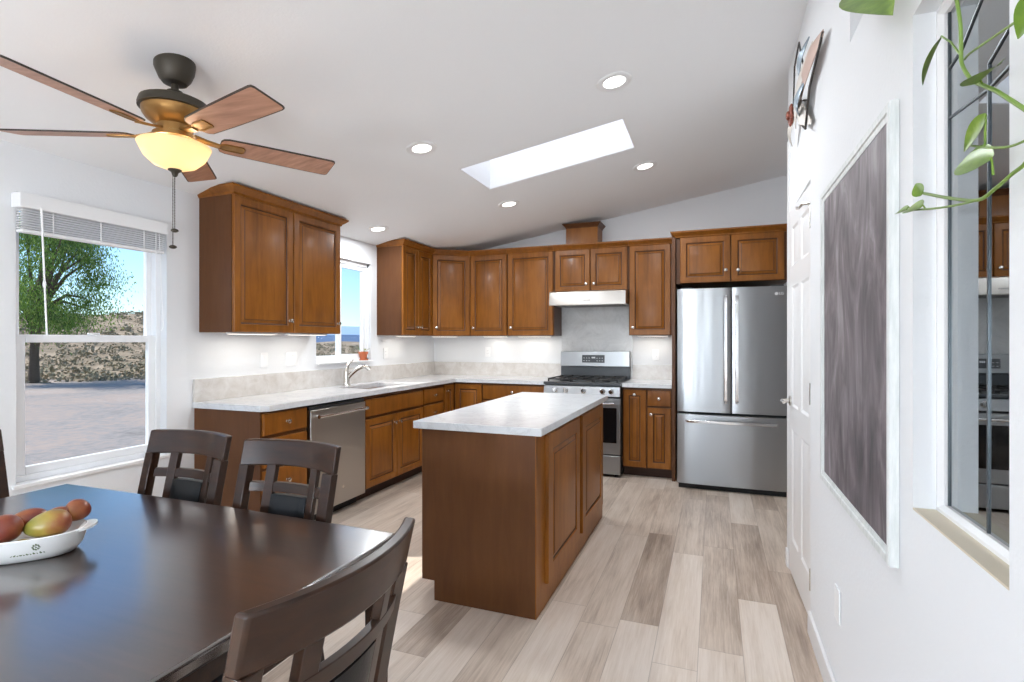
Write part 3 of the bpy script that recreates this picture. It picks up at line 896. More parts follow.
m.build('handle', 'polished', od, world=True, smooth=40)
MB().box(x0, x1, 5.15, 5.19, .03, .21).build('drawer', 'steel', r, world=True, bevel=.005)
MB().rings([[(x0, 5.135, .785), (x1, 5.135, .785), (x1, 5.20, .785), (x0, 5.20, .785)], [(x0, 5.155, .878), (x1, 5.155, .878), (x1, 5.20, .878), (x0, 5.20, .878)]]).build('control_panel', 'steel', r, world=True, bevel=.003)
for u_ in (-1.497, -1.390, -1.208, -1.020, -.935):
    m = MB(); m.lathe([(.027, 0), (.027, -.006), (.021, -.010), (.020, -.034), (.017, -.037)], (u_, 5.144, .834), 18, 'y')
    m.box(u_ - .0025, u_ + .0025, 5.105, 5.112, .836, .853)
    m.build('knob', 'polished', r, world=True, smooth=40)
MB().box(x0 - .004, x1 + .004, 5.145, 5.79, .888, .916).build('cooktop', 'enamel', r, world=True, bevel=.004)
m = MB()
for (gx0, gx1) in ((x0 + .03, x0 + .27), (x0 + .275, x1 - .275), (x1 - .27, x1 - .03)):
    for y in (5.19, 5.47, 5.75): m.box(gx0, gx1, y - .006, y + .006, .935, .948)
    for x in (gx0 + .006, (gx0 + gx1) / 2, gx1 - .006): m.box(x - .006, x + .006, 5.19, 5.75, .935, .948)
    for x in (gx0 + .006, gx1 - .006):
        for y in (5.196, 5.744): m.box(x - .007, x + .007, y - .007, y + .007, .914, .94)
m.build('grates', 'cast_iron', r, world=True, bevel=.002)
for (x, y, q) in ((-1.45, 5.33, .05), (-1.45, 5.61, .04), (-1.235, 5.47, .05), (-1.02, 5.33, .045), (-1.02, 5.61, .04)):
    m = MB(); m.lathe([(q, .914), (q, .922), (q * .8, .928), (q * .5, .930)], (x, y, 0), 18); m.build('burner', 'cast_iron', r, world=True)
MB().box(x0, x1, 5.79, 5.83, .90, 1.05).build('back_riser', 'enamel', r, world=True, bevel=.003)
m = MB(); m.rings([[(x0, 5.770, 1.045), (x1, 5.770, 1.045), (x1, 5.83, 1.045), (x0, 5.83, 1.045)], [(x0, 5.782, 1.213), (x1, 5.782, 1.213), (x1, 5.83, 1.213), (x0, 5.83, 1.213)]])
m.build('backguard', 'steel', r, world=True, bevel=.006)
bgd = r.children[-1]
m = MB(); m.rings([[(-1.37, 5.7695, 1.088), (-1.12, 5.7695, 1.088), (-1.12, 5.78, 1.088), (-1.37, 5.78, 1.088)], [(-1.37, 5.7755, 1.172), (-1.12, 5.7755, 1.172), (-1.12, 5.782, 1.172), (-1.37, 5.782, 1.172)]])
m.build('display', 'enamel', bgd, world=True, smooth=0)
dsp = bgd.children[-1]
m = MB()
for i in range(3): m.box(-1.262 + i * .014, -1.252 + i * .014, 5.768, 5.772, 1.135, 1.152)
for j in range(2):
    for i in range(8):
        if 2 < i < 5 : continue
        m.box(-1.355 + i * .029, -1.342 + i * .029, 5.7675 + .002 * j, 5.7725, 1.106 + j * .03, 1.110 + j * .03)
m.build('display_marks', 'ink', dsp, world=True, smooth=0)

# range hood
r = root('range_hood', 'slim stainless range hood under the short cabinet', 'range hood', (-1.222, 5.6, 1.70))
x0, x1 = -1.622, -.825
poly = [(5.848 - .02, 1.846), (5.375, 1.846), (5.352, 1.835), (5.335, 1.72), (5.335, 1.697), (5.36, 1.693), (5.36, 1.705), (5.828, 1.705)]
MB().prism([(p[0], p[1]) for p in poly], x0, x1, lambda a_, b_, c_: (c_, a_, b_)).build('shell', 'steel_warm', r, world=True, bevel=.002)
MB().box(x0 + .06, x1 - .06, 5.40, 5.78, 1.699, 1.706).build('filter', 'slot', r, world=True, smooth=0)
m = MB()
for i in range(6): m.box(-1.262 + i * .014, -1.254 + i * .014, 5.3335, 5.3370, 1.739, 1.750)
m.v = [(a_, b_ + (c_ - 1.744) * .148 + .0022, c_) for a_, b_, c_ in m.v]
m.build('lettering', 'slot', r, world=True, smooth=0)

# ------------------------------------------------------------------ refrigerator
r = root('refrigerator', 'tall stainless french-door refrigerator with bottom freezer drawer', 'refrigerator', (.136, 5.4, 0))
fx0, fx1, fy = -.313, .584, 4.985
MB().box(fx0 + .004, fx1 - .004, 5.075, 5.82, .03, 1.775).build('case', 'enamel', r, world=True, smooth=0)
MB().box(fx0 + .01, fx1 - .01, 5.04, 5.78, 0, .045).build('grille', 'dark', r, world=True, smooth=0)
MB().box(fx0 + .01, fx1 - .01, 5.06, 5.08, .04, 1.77).build('gasket', 'dark', r, world=True, smooth=0)
def fdoor(name, a_, b_, z0, z1, bulge=.010):
    m = MB(); n = 12; ring = []
    for i in range(n + 1):
        t = i / n; x = a_ + (b_ - a_) * t
        g = (x - .136) / .45
        e_ = min(t, 1 - t) * (b_ - a_)
        rnd = .006 * max(0, 1 - e_ / .008) ** 2
        ring.append((x, fy + bulge * g * g + rnd))
    poly = ring + [(b_, 5.062), (a_, 5.062)]
    m.prism(poly, z0, z1)
    return m.build(name, 'steel', r, world=True, smooth=30, bevel=.003)
xm = .1385
dl = fdoor('door', fx0, xm - .004, .694, 1.793); dr = fdoor('door', xm + .004, fx1, .694, 1.793); dz = fdoor('freezer_drawer', fx0, fx1, .052, .672)
def vbar(p, x):
    m = MB(); m.bar([(x, 4.965, .79), (x, 4.938, .81), (x, 4.932, .86), (x, 4.932, 1.64), (x, 4.938, 1.695), (x, 4.965, 1.715)], .027, .016)
    for z in (.80, 1.705): m.box(x - .010, x + .010, 4.95, 4.99, z - .018, z + .018)
    m.build('handle', 'polished', p, world=True, bevel=.004)
vbar(dl, .092); vbar(dr, .182)
m = MB(); m.bar([(-.235, 4.97, .617), (-.225, 4.94, .617), (-.18, 4.930, .617), (.44, 4.930, .617), (.485, 4.94, .617), (.495, 4.97, .617)], .026, .016, side=(0, 0, 1))
m.box(-.24, -.20, 4.95, 5.0, .605, .629); m.box(.46, .50, 4.95, 5.0, .605, .629)
m.build('handle', 'polished', dz, world=True, bevel=.004)
for x in (fx0 + .08, fx1 - .08):
    MB().box(x - .05, x + .05, 5.03, 5.12, 1.776, 1.806).build('hinge_cover', 'enamel', r, world=True, bevel=.004)
bt = MB(); bt.lathe([(.013, 4.9885), (.013, 4.9915)], (.492, 0, 1.727), 18, 'y'); lg = bt.build('logo', 'ink', dr, world=True)
text_mesh('lettering', 'LG', .030, 'ink', lg, Matrix.Translation(Vector((.529, 4.9905, 1.727)) - Vector((.136, 5.4, 0))) @ Matrix.Rotation(PI / 2, 4, 'X'))

# ------------------------------------------------------------------ island
r = root('kitchen_island', 'dark wooden kitchen island cabinet under a white top', 'island', (-1.08, 3.2, 0))
ix0, ix1, iy0, iy1 = -1.408, -.795, 2.392, 3.99
m = MB(); m.box(ix0, ix1, iy0 + .02, iy1, .10, CT0 - .001); m.box(-1.335, ix1, iy0 + .02, iy1, 0, .10)
m.build('body', 'wood_panel', r, world=True, smooth=0)
m = MB(); m.prism([(ix0 - .002, .10), (-1.339, .10), (-1.339, 0), (ix1, 0), (ix1, CT0 - .001), (ix0 - .002, CT0 - .001)], iy0, iy0 + .0195, lambda a_, b_, c_: (a_, c_, b_))
m.build('end_panel', 'wood_panel', r, world=True, smooth=0, bevel=.0015)
m = MB(); m.box(ix1 - .001, ix1 + .005, iy0, iy1, 0, CT0 - .001)
m.build('side_panel', 'wood_front', r, world=True, smooth=0, bevel=.0015)
for (p, q) in ((2.525, 3.185), (3.262, 3.905)):
    m = MB().door(p, q, .118, .858, yf=-.026, t=.022, rail=.085)
    m.v = [(ix1 - b_, a_, c_) for a_, b_, c_ in m.v]
    m.build('decorative_panel', ['wood_front', 'wood_glaze'], r, world=True, smooth=25)
for (p, q) in ((2.42, 2.93), (2.94, 3.45), (3.46, 3.97)):
    m = MB().door(p, q, .110, .690); m.v = [(ix0 + b_, a_, c_) for a_, b_, c_ in m.v]
    o = m.build('door', ['wood_front', 'wood_glaze'], r, world=True, smooth=25)
    m = MB().knob(p + .45, .63); m.v = [(ix0 + b_, a_, c_) for a_, b_, c_ in m.v]; m.build('knob', 'chrome', o, world=True)
    m = MB().door(p, q, .705, .862, raised=False); m.v = [(ix0 + b_, a_, c_) for a_, b_, c_ in m.v]
    o = m.build('drawer', ['wood_front', 'wood_glaze'], r, world=True, smooth=25)
    m = MB().knob(p + .255, .785); m.v = [(ix0 + b_, a_, c_) for a_, b_, c_ in m.v]; m.build('knob', 'chrome', o, world=True)
m = MB(); m.box(-1.4526, -.7579, 2.372, 4.035, CT0, CT1)
tag(m.build('island_countertop', 'quartz', loc=(-1.105, 3.2, CT0), smooth=0, bevel=.003), 'white veined quartz slab topping the kitchen island', 'countertop')

# ------------------------------------------------------------------ dining table
r = root('dining_table', 'large dark espresso rectangular dining table in the foreground', 'table', (-1.63, .86, 0))
tx0, tx1, ty0, ty1 = -2.405, -.872, .36, 1.348
m = MB(); n = 10
poly = [(tx0, ty0), (tx1, ty0), (tx1, ty1 - .008)]
poly += [(tx1 + (tx0 - tx1) * i / 12, ty1 + .012 * math.sin(PI * i / 12) - .008) for i in range(1, 13)]
m.prism(poly, .728, .76)
m.build('tabletop', 'table', r, world=True, bevel=.008, seg=3)
m = MB(); e = .075
m.box(tx0 + e, tx1 - e, ty0 + e, ty0 + e + .022, .64, .728); m.box(tx0 + e, tx1 - e, ty1 - e - .022, ty1 - e, .64, .728)
m.box(tx0 + e, tx0 + e + .022, ty0 + e, ty1 - e, .64, .728); m.box(tx1 - e - .022, tx1 - e, ty0 + e, ty1 - e, .64, .728)
m.build('apron', 'chair', r, world=True, smooth=0)
for x in (tx0 + .045, tx1 - .045):
    for y in (ty0 + .045, ty1 - .048):
        q = lambda h, z: [(x - h, y - h, z), (x + h, y - h, z), (x + h, y + h, z), (x - h, y + h, z)]
        MB().rings([q(.021, 0), q(.025, .62), q(.025, .728)]).build('leg', 'chair', r, world=True, bevel=.003)

# ------------------------------------------------------------------ dining chairs (front faces local -y, back at y ~ 0)
def make_chair(label):
    r = root('dining_chair', label, 'chair', (0, 0, 0), 0, 'dark dining chairs around the table')
    W_ = .203
    def yb(z): return .0 if z < .42 else .105 * ((z - .42) / .55) ** 1.25
    def bow(x): return .048 * (1 - (x / W_) ** 2)
    def slab(x0, x1, z0, z1, t, nx=1, nz=1, bend=True, arch=0.0, oy=0.0):
        m = MB(); rows = []
        def P(i, j, k):
            x = x0 + (x1 - x0) * i / nx
            zlo = z0 + arch * (1 - (2 * i / nx - 1) ** 2)
            z = zlo + (z1 - zlo) * j / nz
            return (x, yb(z) + (bow(x) if bend else 0) + oy + k * t, z)
        def Q(i, j, k): return (k * (nx + 1) * (nz + 1)) + i * (nz + 1) + j
        vs = [P(i, j, k) for k in (0, 1) for i in range(nx + 1) for j in range(nz + 1)]
        fs = []
        for i in range(nx):
            for j in range(nz):
                fs.append((Q(i, j, 0), Q(i + 1, j, 0), Q(i + 1, j + 1, 0), Q(i, j + 1, 0)))
                fs.append((Q(i, j, 1), Q(i, j + 1, 1), Q(i + 1, j + 1, 1), Q(i + 1, j, 1)))
            fs.append((Q(i, 0, 0), Q(i, 0, 1), Q(i + 1, 0, 1), Q(i + 1, 0, 0))); fs.append((Q(i, nz, 0), Q(i + 1, nz, 0), Q(i + 1, nz, 1), Q(i, nz, 1)))
        for j in range(nz):
            fs.append((Q(0, j, 0), Q(0, j + 1, 0), Q(0, j + 1, 1), Q(0, j, 1))); fs.append((Q(nx, j, 0), Q(nx, j, 1), Q(nx, j + 1, 1), Q(nx, j + 1, 0)))
        return m.add(vs, fs)
    slab(-W_ - .002, W_ + .002, .882, .972, .026, 16, 3, arch=.003).build('top_rail', 'chair', r, bevel=.005, smooth=40)
    for s_ in (-1, 1):
        m = MB()
        zz = [0, .2, .42, .5, .6, .7, .8, .885]
        m.bar([(s_ * (W_ - .021), (-.0 + .07 * (1 - z / .42) if z < .42 else yb(z)) + .014, z) for z in zz], .040, .034)
        m.build('rear_leg', 'chair', r, bevel=.003)
        q = lambda h, z: [(s_ * .195 - h, -.395 - h, z), (s_ * .195 + h, -.395 - h, z), (s_ * .195 + h, -.395 + h, z), (s_ * .195 - h, -.395 + h, z)]
        MB().rings([q(.015, 0), q(.021, .41)]).build('front_leg', 'chair', r, bevel=.003)
        slab(s_ * .094 - .017, s_ * .094 + .017, .46, .888, .020, 2, 8).build('slat', 'chair', r, bevel=.002)
    slab(-W_ + .03, W_ - .03, .796, .828, .018, 14, 1, oy=.003).build('cross_rail', 'chair', r, bevel=.002, smooth=40)
    slab(-W_ + .03, W_ - .03, .462, .50, .018, 14, 1, oy=.002).build('lower_rail', 'chair', r, bevel=.002, smooth=40)
    # leather pad with puffed faces
    m = MB(); nx = nz = 8; px, z0, z1 = .077, .505, .790
    def P(i, j, k):
        u_, v_ = i / nx * 2 - 1, j / nz * 2 - 1
        z = z0 + (z1 - z0) * j / nz; x = px * u_
        pf = .016 * (max(0, (1 - u_ * u_) * (1 - v_ * v_))) ** .45
        return (x, yb(z) + bow(x) + (-.002 - pf if k == 0 else .020 + pf * .6), z)
    vs = [P(i, j, k) for k in (0, 1) for i in range(nx + 1) for j in range(nz + 1)]
    Q = lambda i, j, k: k * (nx + 1) * (nz + 1) + i * (nz + 1) + j
    fs = []
    for i in range(nx):
        for j in range(nz):
            fs.append((Q(i, j, 0), Q(i + 1, j, 0), Q(i + 1, j + 1, 0), Q(i, j + 1, 0))); fs.append((Q(i, j, 1), Q(i, j + 1, 1), Q(i + 1, j + 1, 1), Q(i + 1, j, 1)))
    for i in range(nx):
        fs.append((Q(i, 0, 0), Q(i, 0, 1), Q(i + 1, 0, 1), Q(i + 1, 0, 0))); fs.append((Q(i, nz, 0), Q(i + 1, nz, 0), Q(i + 1, nz, 1), Q(i, nz, 1)))
    for j in range(nz):
        fs.append((Q(0, j, 0), Q(0, j + 1, 0), Q(0, j + 1, 1), Q(0, j, 1))); fs.append((Q(nx, j, 0), Q(nx, j, 1), Q(nx, j + 1, 1), Q(nx, j + 1, 0)))
    m.add(vs, fs); m.build('back_pad', 'leather', r, smooth=60)
    m = MB(); m.box(-.205, .205, -.41, -.005, .395, .445); m.build('seat_frame', 'chair', r, bevel=.004)
    m = MB()
    def sr(d_, z): return [(-.222 + d_, -.425 + d_, z), (.222 - d_, -.425 + d_, z), (.205 - d_, -.004 - d_ * .4, z), (-.205 + d_, -.004 - d_ * .4, z)]
    m.rings([sr(.006, .445), sr(0, .455), sr(.0, .470), sr(.012, .486), sr(.05, .494)])
    m.build('seat', 'leather', r, bevel=.006, smooth=60)
    for s_ in (-1, 1):
        m = MB(); m.bar([(s_ * .197, -.39, .16), (s_ * .199, .05, .16)], .018, .024); m.build('stretcher', 'chair', r)
    return r
ca = make_chair('dark dining chair on the far table side, nearer the window')
cb = copy_tree(ca); cb['label'] = 'dark dining chair on the far table side, nearer the dishwasher'
cc = copy_tree(ca); cc['label'] = 'dark dining chair seen from behind at the right table end'
ce = copy_tree(ca); ce['label'] = 'dark dining chair at the window end of the table, cut by the photo edge'
ca.location = (-1.890, 1.352, 0)
cb.location = (-1.374, 1.330, 0)
cc.location = (-.690, .720, 0); cc.rotation_euler = (0, 0, R(-90))
ce.location = (-2.575, 1.056, 0); ce.rotation_euler = (0, 0, R(90))

# ------------------------------------------------------------------ fruit dish
ax = Vector((.67, .74, 0)).normalized(); bx = Vector((-ax.y, ax.x, 0))
BC = Vector((-1.692, .857, .7602))
r = root('fruit_dish', 'white oval ceramic dish with small green flowers on the table', 'dish', BC)
def oval(a_, b_, z, n=40):
    o_ = []
    for j in range(n):
        t = 2 * PI * j / n
        ct, st = math.cos(t), math.sin(t)
        k = 1.0 / ((abs(ct) ** 2.5 + abs(st) ** 2.5) ** (1 / 2.5))
        o_.append(ax * (a_ * ct * k) + bx * (b_ * st * k) + Vector((0, 0, z)))
    return o_
m = MB()
m.rings([oval(.088, .055, 0), oval(.098, .064, .004), oval(.110, .075, .02), oval(.117, .082, .045), oval(.120, .085, .062), oval(.117, .082, .064), oval(.113, .078, .060),
         oval(.106, .071, .025), oval(.094, .060, .009), oval(.05, .03, .006)])
m.build('bowl', 'dish', r, smooth=60)
for s_ in (-1, 1):
    m = MB(); n = 10; top, bot = [], []
    for i in range(n + 1):
        t = PI * i / n - PI / 2
        p = ax * s_ * (.112 + .030 * math.cos(t)) + bx * (.045 * math.sin(t)) + Vector((0, 0, .062 + .004 * math.cos(t)))
        top.append(p); bot.append(p - Vector((0, 0, .006)))
    top += [ax * s_ * .106 + bx * .045 + Vector((0, 0, .061)), ax * s_ * .106 - bx * .045 + Vector((0, 0, .061))]
    bot += [p - Vector((0, 0, .006)) for p in top[-2:]]
    m.rings([bot, top]); m.build('handle', 'dish', r, smooth=50)
# printed flower sprigs on the near side of the dish
m = MB()
def on_side(t, z):
    f_ = z / .062
    a_, b_ = .098 + .022 * f_ ** .7, .064 + .021 * f_ ** .7
    ct, st = math.cos(t), math.sin(t)
    k = 1.0 / ((abs(ct) ** 2.5 + abs(st) ** 2.5) ** (1 / 2.5))
    return ax * (a_ * ct * k) + bx * (b_ * st * k) + Vector((0, 0, z))
def dot(t, z, q):
    p = on_side(t, z)
    n_ = Vector((p.x, p.y, 0)).normalized(); u_ = Vector((-n_.y, n_.x, 0)); v_ = n_.cross(u_)
    p = p + n_ * .0012
    m.rings([[p - n_ * .002 + (u_ * math.cos(h) + v_ * math.sin(h)) * q for h in [i * PI / 4 for i in range(8)]], [p + (u_ * math.cos(h) + v_ * math.sin(h)) * q for h in [i * PI / 4 for i in range(8)]]])
for t0 in (-1.45,):
    for i in range(8): dot(t0 + .055 * math.cos(i * PI / 4) + .16, .042 + .0062 * math.sin(i * PI / 4), .0030)
    dot(t0 + .16, .042, .0026)
    for i in range(11): dot(t0 - .28 + i * .058, .025 + .001 * (i % 2), .0034 if i % 2 else .0024)
m.build('flower_print', 'motif', r, smooth=0)
def mango(label, p, L, wd_, yaw, roll, mat, tilt=0):
    m = MB()
    def fn(q):
        t = q.x / L
        return Vector((q.x, q.y * (1 + .25 * t) + .10 * L * (1 - (t) ** 2) * .4, q.z * (1 + .18 * t)))
    m.blob((0, 0, 0), L, wd_, wd_ * .92, 22, 14, fn=fn)
    m.v = [(c_, b_, -a_) if False else (a_, b_, c_) for a_, b_, c_ in m.v]
    rt = MB().lathe([(.003, 0), (.0025, .006)], (-L + .002, 0, 0), 8, 'x')
    o = m.build('mango', mat, smooth=80)
    o.location = p; o.rotation_euler = (R(roll), R(tilt), R(yaw))
    return tag(o, label, 'mango', 'mangoes in the dish')
def BP(a_, b_, z): return BC + ax * a_ + bx * b_ + Vector((0, 0, z))
mango('large yellow-green mango lying across the front of the dish', BP(.042, -.024, .080), .050, .037, 52, 20, 'mango', -8)
mango('orange-red mango at the right end of the dish', BP(.084, .054, .088), .033, .030, 100, 40, 'mango_red', -20)
mango('small red mango peeking out between the yellow-green and orange-red ones', BP(.050, .033, .090), .026, .022, 50, 0, 'mango_red', 10)
mango('dark red mango behind the yellow-green one', BP(-.018, .036, .082), .046, .031, 62, 0, 'mango_red', -8)
mango('red and yellow mango at the left photo edge', BP(-.044, -.030, .082), .046, .038, -46, 20, 'mango_red', -25)
mango('small yellow mango lowest in the dish, barely above its rim', BP(-.006, -.052, .040), .028, .019, 60, 0, 'mango', 0)

# ------------------------------------------------------------------ ceiling fan
FX, FY = -2.141, 1.593
r = root('ceiling_fan', 'five-blade bronze ceiling fan with amber glass light', 'ceiling fan', (FX, FY, ceil_z(FX)))
zc = lambda z: z - ceil_z(FX)
m = MB()
prof = [(.077, .002), (.077, -.014), (.073, -.034), (.060, -.066), (.046, -.084), (.026, -.088)]
rr = []
for q, h in prof:
    rr.append([(q * math.cos(2 * PI * j / 28), q * math.sin(2 * PI * j / 28), h + (K * q * math.cos(2 * PI * j / 28) if h > -.02 else 0)) for j in range(28)])
m.rings(rr); m.build('canopy', 'bronze', r, smooth=40)
m = MB(); m.lathe([(.0145, zc(2.42)), (.0145, zc(2.36))], n=16); m.lathe([(.030, zc(2.385)), (.034, zc(2.375)), (.045, zc(2.358)), (.045, zc(2.35))], n=20)
m.build('downrod', 'bronze', r)
m = MB(); m.lathe([(.05, zc(2.352)), (.105, zc(2.347)), (.128, zc(2.336)), (.134, zc(2.318)), (.134, zc(2.302)), (.120, zc(2.300))], n=32, cap1=True)
m.build('motor_housing', 'bronze', r, smooth=40)
m = MB(); m.lathe([(.122, zc(2.302)), (.120, zc(2.28)), (.105, zc(2.258)), (.08, zc(2.240)), (.068, zc(2.235)), (.068, zc(2.205)), (.082, zc(2.200)), (.082, zc(2.182)), (.03, zc(2.180))], n=32)
m.build('lower_housing', 'fan_gold', r, smooth=40)
m = MB(); m.lathe([(.134, zc(2.158)), (.138, zc(2.154)), (.132, zc(2.142)), (.114, zc(2.104)), (.08, zc(2.072)), (.04, zc(2.056)), (.014, zc(2.051)), (.013, zc(2.054)), (.04, zc(2.060)), (.078, zc(2.076)), (.110, zc(2.107)), (.128, zc(2.144)), (.130, zc(2.158))], n=36, cap0=False, cap1=False)
m.f.append([]) if False else None
bowl = m.build('glass_bowl', 'lamp_bowl', r, smooth=50)
m = MB(); m.lathe([(.026, zc(2.058)), (.026, zc(2.050)), (.014, zc(2.042)), (.009, zc(2.026)), (.004, zc(2.023))], n=20); m.build('finial', 'bronze', r, smooth=40)
for (x_, y_, z_) in ((.0045, -.004, 1.80), (.0015, -.010, 1.73)):
    m = MB(); m.tube([(x_, y_, zc(2.03)), (x_, y_, zc(z_))], .0014, 6)
    for i in range(20): m.blob((x_, y_, zc(2.025 - (2.025 - z_) * i / 20)), .0022, .0022, .0022, 6, 4)
    m.blob((x_, y_, zc(z_ - .006)), .015, .015, .008, 14, 8)
    m.build('pull_chain', 'bronze', r, smooth=50)
for i in range(5):
    an = R(276.4 + 72 * i)
    rot = Matrix.Rotation(an, 3, 'Z') @ Matrix.Rotation(R(-13), 3, 'X')
    zb = zc(2.198)
    m = MB()
    prof = [(.17, .034), (.178, .050), (.20, .060), (.35, .066), (.55, .070), (.650, .071), (.664, .068), (.670, .058)]
    up = [(x, h) for x, h in prof] + [(x, -h) for x, h in reversed(prof)]
    inn = [(.172 + (x - .17) * .991, h * .93) for x, h in up]
    q = lambda pts, z: [tuple(rot @ Vector((x, h, z)) + Vector((0, 0, zb))) for x, h in pts]
    m.rings([q(inn, -.0035), q(up, -.003), q(up, .003), q(inn, .0035)], mis=[1, 1, 1], mi=0)
    bl = m.build('blade', ['blade', 'blade_edge'], r, smooth=0)
    m = MB()
    P = lambda x, h, z: tuple(rot @ Vector((x, h, z)) + Vector((0, 0, zb)))
    m.bar([tuple(Matrix.Rotation(an, 3, 'Z') @ Vector((.07, 0, .012)) + Vector((0, 0, zb))), P(.12, 0, .000), P(.17, 0, -.008)], .026, .010, side=tuple(rot @ Vector((0, 1, 0))))
    ringz = lambda h, z: [P(.165, -h * .5, z), P(.165, h * .5, z), P(.19, h, z), P(.262, h, z), P(.27, h * .6, z), P(.27, -h * .6, z), P(.262, -h, z), P(.19, -h, z)]
    m.rings([ringz(.026, -.004), ringz(.026, -.009), ringz(.020, -.0095), ringz(.020, -.007)])
    m.build('blade_arm', 'fan_gold', bl, smooth=30)
for k in range(2):
    l = bpy.data.lights.new('fan_bulb', 'POINT'); l.energy = FAN_POWER; l.color = (1, .86, .66); l.shadow_soft_size = .03
    o = bpy.data.objects.new('fan_bulb', l); C.objects.link(o); o.parent = r; o.location = (.05 * (1 - 2 * k), .03 * (1 - 2 * k), zc(2.13))

# ------------------------------------------------------------------ recessed lights
slope = math.atan(K)
def can(x, y, label):
    r = root('recessed_light', label, 'ceiling light', (x, y, ceil_z(x)), 0, 'recessed ceiling lights')
    r.rotation_euler = (0, -slope, 0)
    m = MB(); m.lathe([(.098, .004), (.098, -.004), (.090, -.008), (.062, -.005), (.056, .004)], n=32, cap0=False, cap1=False); m.build('trim_ring', 'trim', r, smooth=40)
    m = MB(); m.lathe([(.060, .003), (.060, -.003), (.02, -.0035)], n=32); m.build('lens', 'lens', r, smooth=40)
    area('lamp', r, (0, 0, -.012), .11, .11, CAN_POWER, disk=True)
can(-.52, 2.955, 'largest-looking recessed ceiling light, right of the skylight near end')
can(-1.757, 2.975, 'round recessed ceiling light left of the skylight, nearest the fan')
can(-1.74, 4.48, 'round recessed ceiling light beyond the skylight, left of the duct cover')
can(-.533, 4.465, 'recessed ceiling light beyond the right end of the skylight, toward the refrigerator')
can(-2.935, 4.18, 'round recessed ceiling light above the sink window')

# added globe lamps, unseen behind the viewer, that brighten the room
for (x, y) in FILL_GLOBES:
    r = root('fill_lamp', 'added glass globe fill lamp, unseen behind the viewer', 'fill lamp', (x, y, 0), 0, 'added fill globes')
    MB().lathe([(.14, 0), (.14, .012), (.02, .022)], n=24).build('base', 'bronze', r)
    MB().tube([(0, 0, .02), (0, 0, FILL_Z - .16)], .010, 10).build('pole', 'bronze', r)
    MB().blob((0, 0, FILL_Z), .17, .17, .17, 28, 18).build('globe', 'globe', r, smooth=80)

# under-cabinet light bars
def bar(label, cx, cy, z, L, rot):
    r = root('under_cabinet_light', label, 'light', (cx, cy, z), rot, 'under-cabinet light bars')
    MB().box(-L / 2, L / 2, -.02, .02, -.012, -.0006).build('housing', 'plastic', r, bevel=.002)
    MB().box(-L / 2 + .01, L / 2 - .01, -.014, .014, -.0135, -.0115).build('lens', 'bar_lens', r, smooth=0)
    area('lamp', r, (0, 0, -.016), L - .04, .03, BAR_POWER * L / .4, color=(1, .95, .87))
bar('slim light bar under the wide cabinet, nearer the window', -3.08, 2.88, ZB, .42, 90)
bar('slim light bar under the wide cabinet, nearer the sink', -3.08, 3.42, ZB, .42, 90)
bar('slim light bar under the narrow cabinet by the sink window', -3.10, 4.92, ZB, .36, 90)
bar('slim light bar under the diagonal corner cabinet', -2.95, 5.52, ZB, .30, 40)
bar('slim light bar under the back wall cabinet beside the corner', -2.38, 5.70, ZB, .30, 0)
bar('slim light bar under the wide cabinet left of the hood', -1.90, 5.70, ZB, .40, 0)
bar('slim light bar under the cabinet right of the hood', -.60, 5.70, ZB, .32, 0)

# ------------------------------------------------------------------ wall plates
def plate(label, cat, P, axis, w_, h_, kind):
    name = 'light_switch' if cat == 'switch' else 'wall_outlet'
    r = root(name, label, cat, P)
    def f(m):
        if axis == '+x': m.v = [(-b_, a_, c_) for a_, b_, c_ in m.v]
        elif axis == '-x': m.v = [(b_, -a_, c_) for a_, b_, c_ in m.v]
        return m
    m = MB(); m.box(-w_ / 2, w_ / 2, -.006, 0, -h_ / 2, h_ / 2); f(m).build('plate', 'plastic', r, bevel=.002)
    n = max(1, round(w_ / .06)) if kind == 'rocker' else (1 if kind == 'outlet' else 0)
    for i in range(n):
        x = (i - (n - 1) / 2) * .046
        m = MB()
        if kind == 'rocker':
            m.rings([[(x - .016, -.006, -.033), (x + .016, -.006, -.033), (x + .016, -.006, .033), (x - .016, -.006, .033)], [(x - .015, -.0085, -.032), (x + .015, -.0085, -.032), (x + .015, -.011, .032), (x - .015, -.011, .032)]])
            f(m).build('rocker', 'plastic', r)
        else:
            m.box(x - .017, x + .017, -.0085, -.006, -.034, .034)
            k = f(m).build('socket', 'plastic', r, bevel=.002)
            m = MB()
            for z in (.018, -.018):
                m.box(x - .0075, x - .0055, -.0092, -.0084, z - .004, z + .005); m.box(x + .0055, x + .0075, -.0092, -.0084, z - .004, z + .005)
            f(m).build('slots', 'slot', k, smooth=0)
plate('single white light switch plate under the wide cabinet', 'switch', (XL + .0005, 3.171, 1.178), '+x', .07, .115, 'rocker')
plate('double white light switch plate right of the single one', 'switch', (XL + .0005, 3.453, 1.177), '+x', .118, .115, 'rocker')
plate('white wall outlet under the narrow cabinet by the sink window', 'outlet', (XL + .0005, 4.80, 1.195), '+x', .07, .115, 'outlet')
plate('white wall outlet on the back wall left of the range', 'outlet', (-2.542, YB - .0005, 1.194), '-y', .07, .115, 'outlet')
plate('white wall outlet between range and refrigerator', 'outlet', (-.585, YB - .0005, 1.175), '-y', .07, .115, 'outlet')
plate('white blank outlet plate low on the right wall below the chalkboard', 'outlet', (XR - .0005, 2.16, .395), '-x', .075, .118, 'blank')

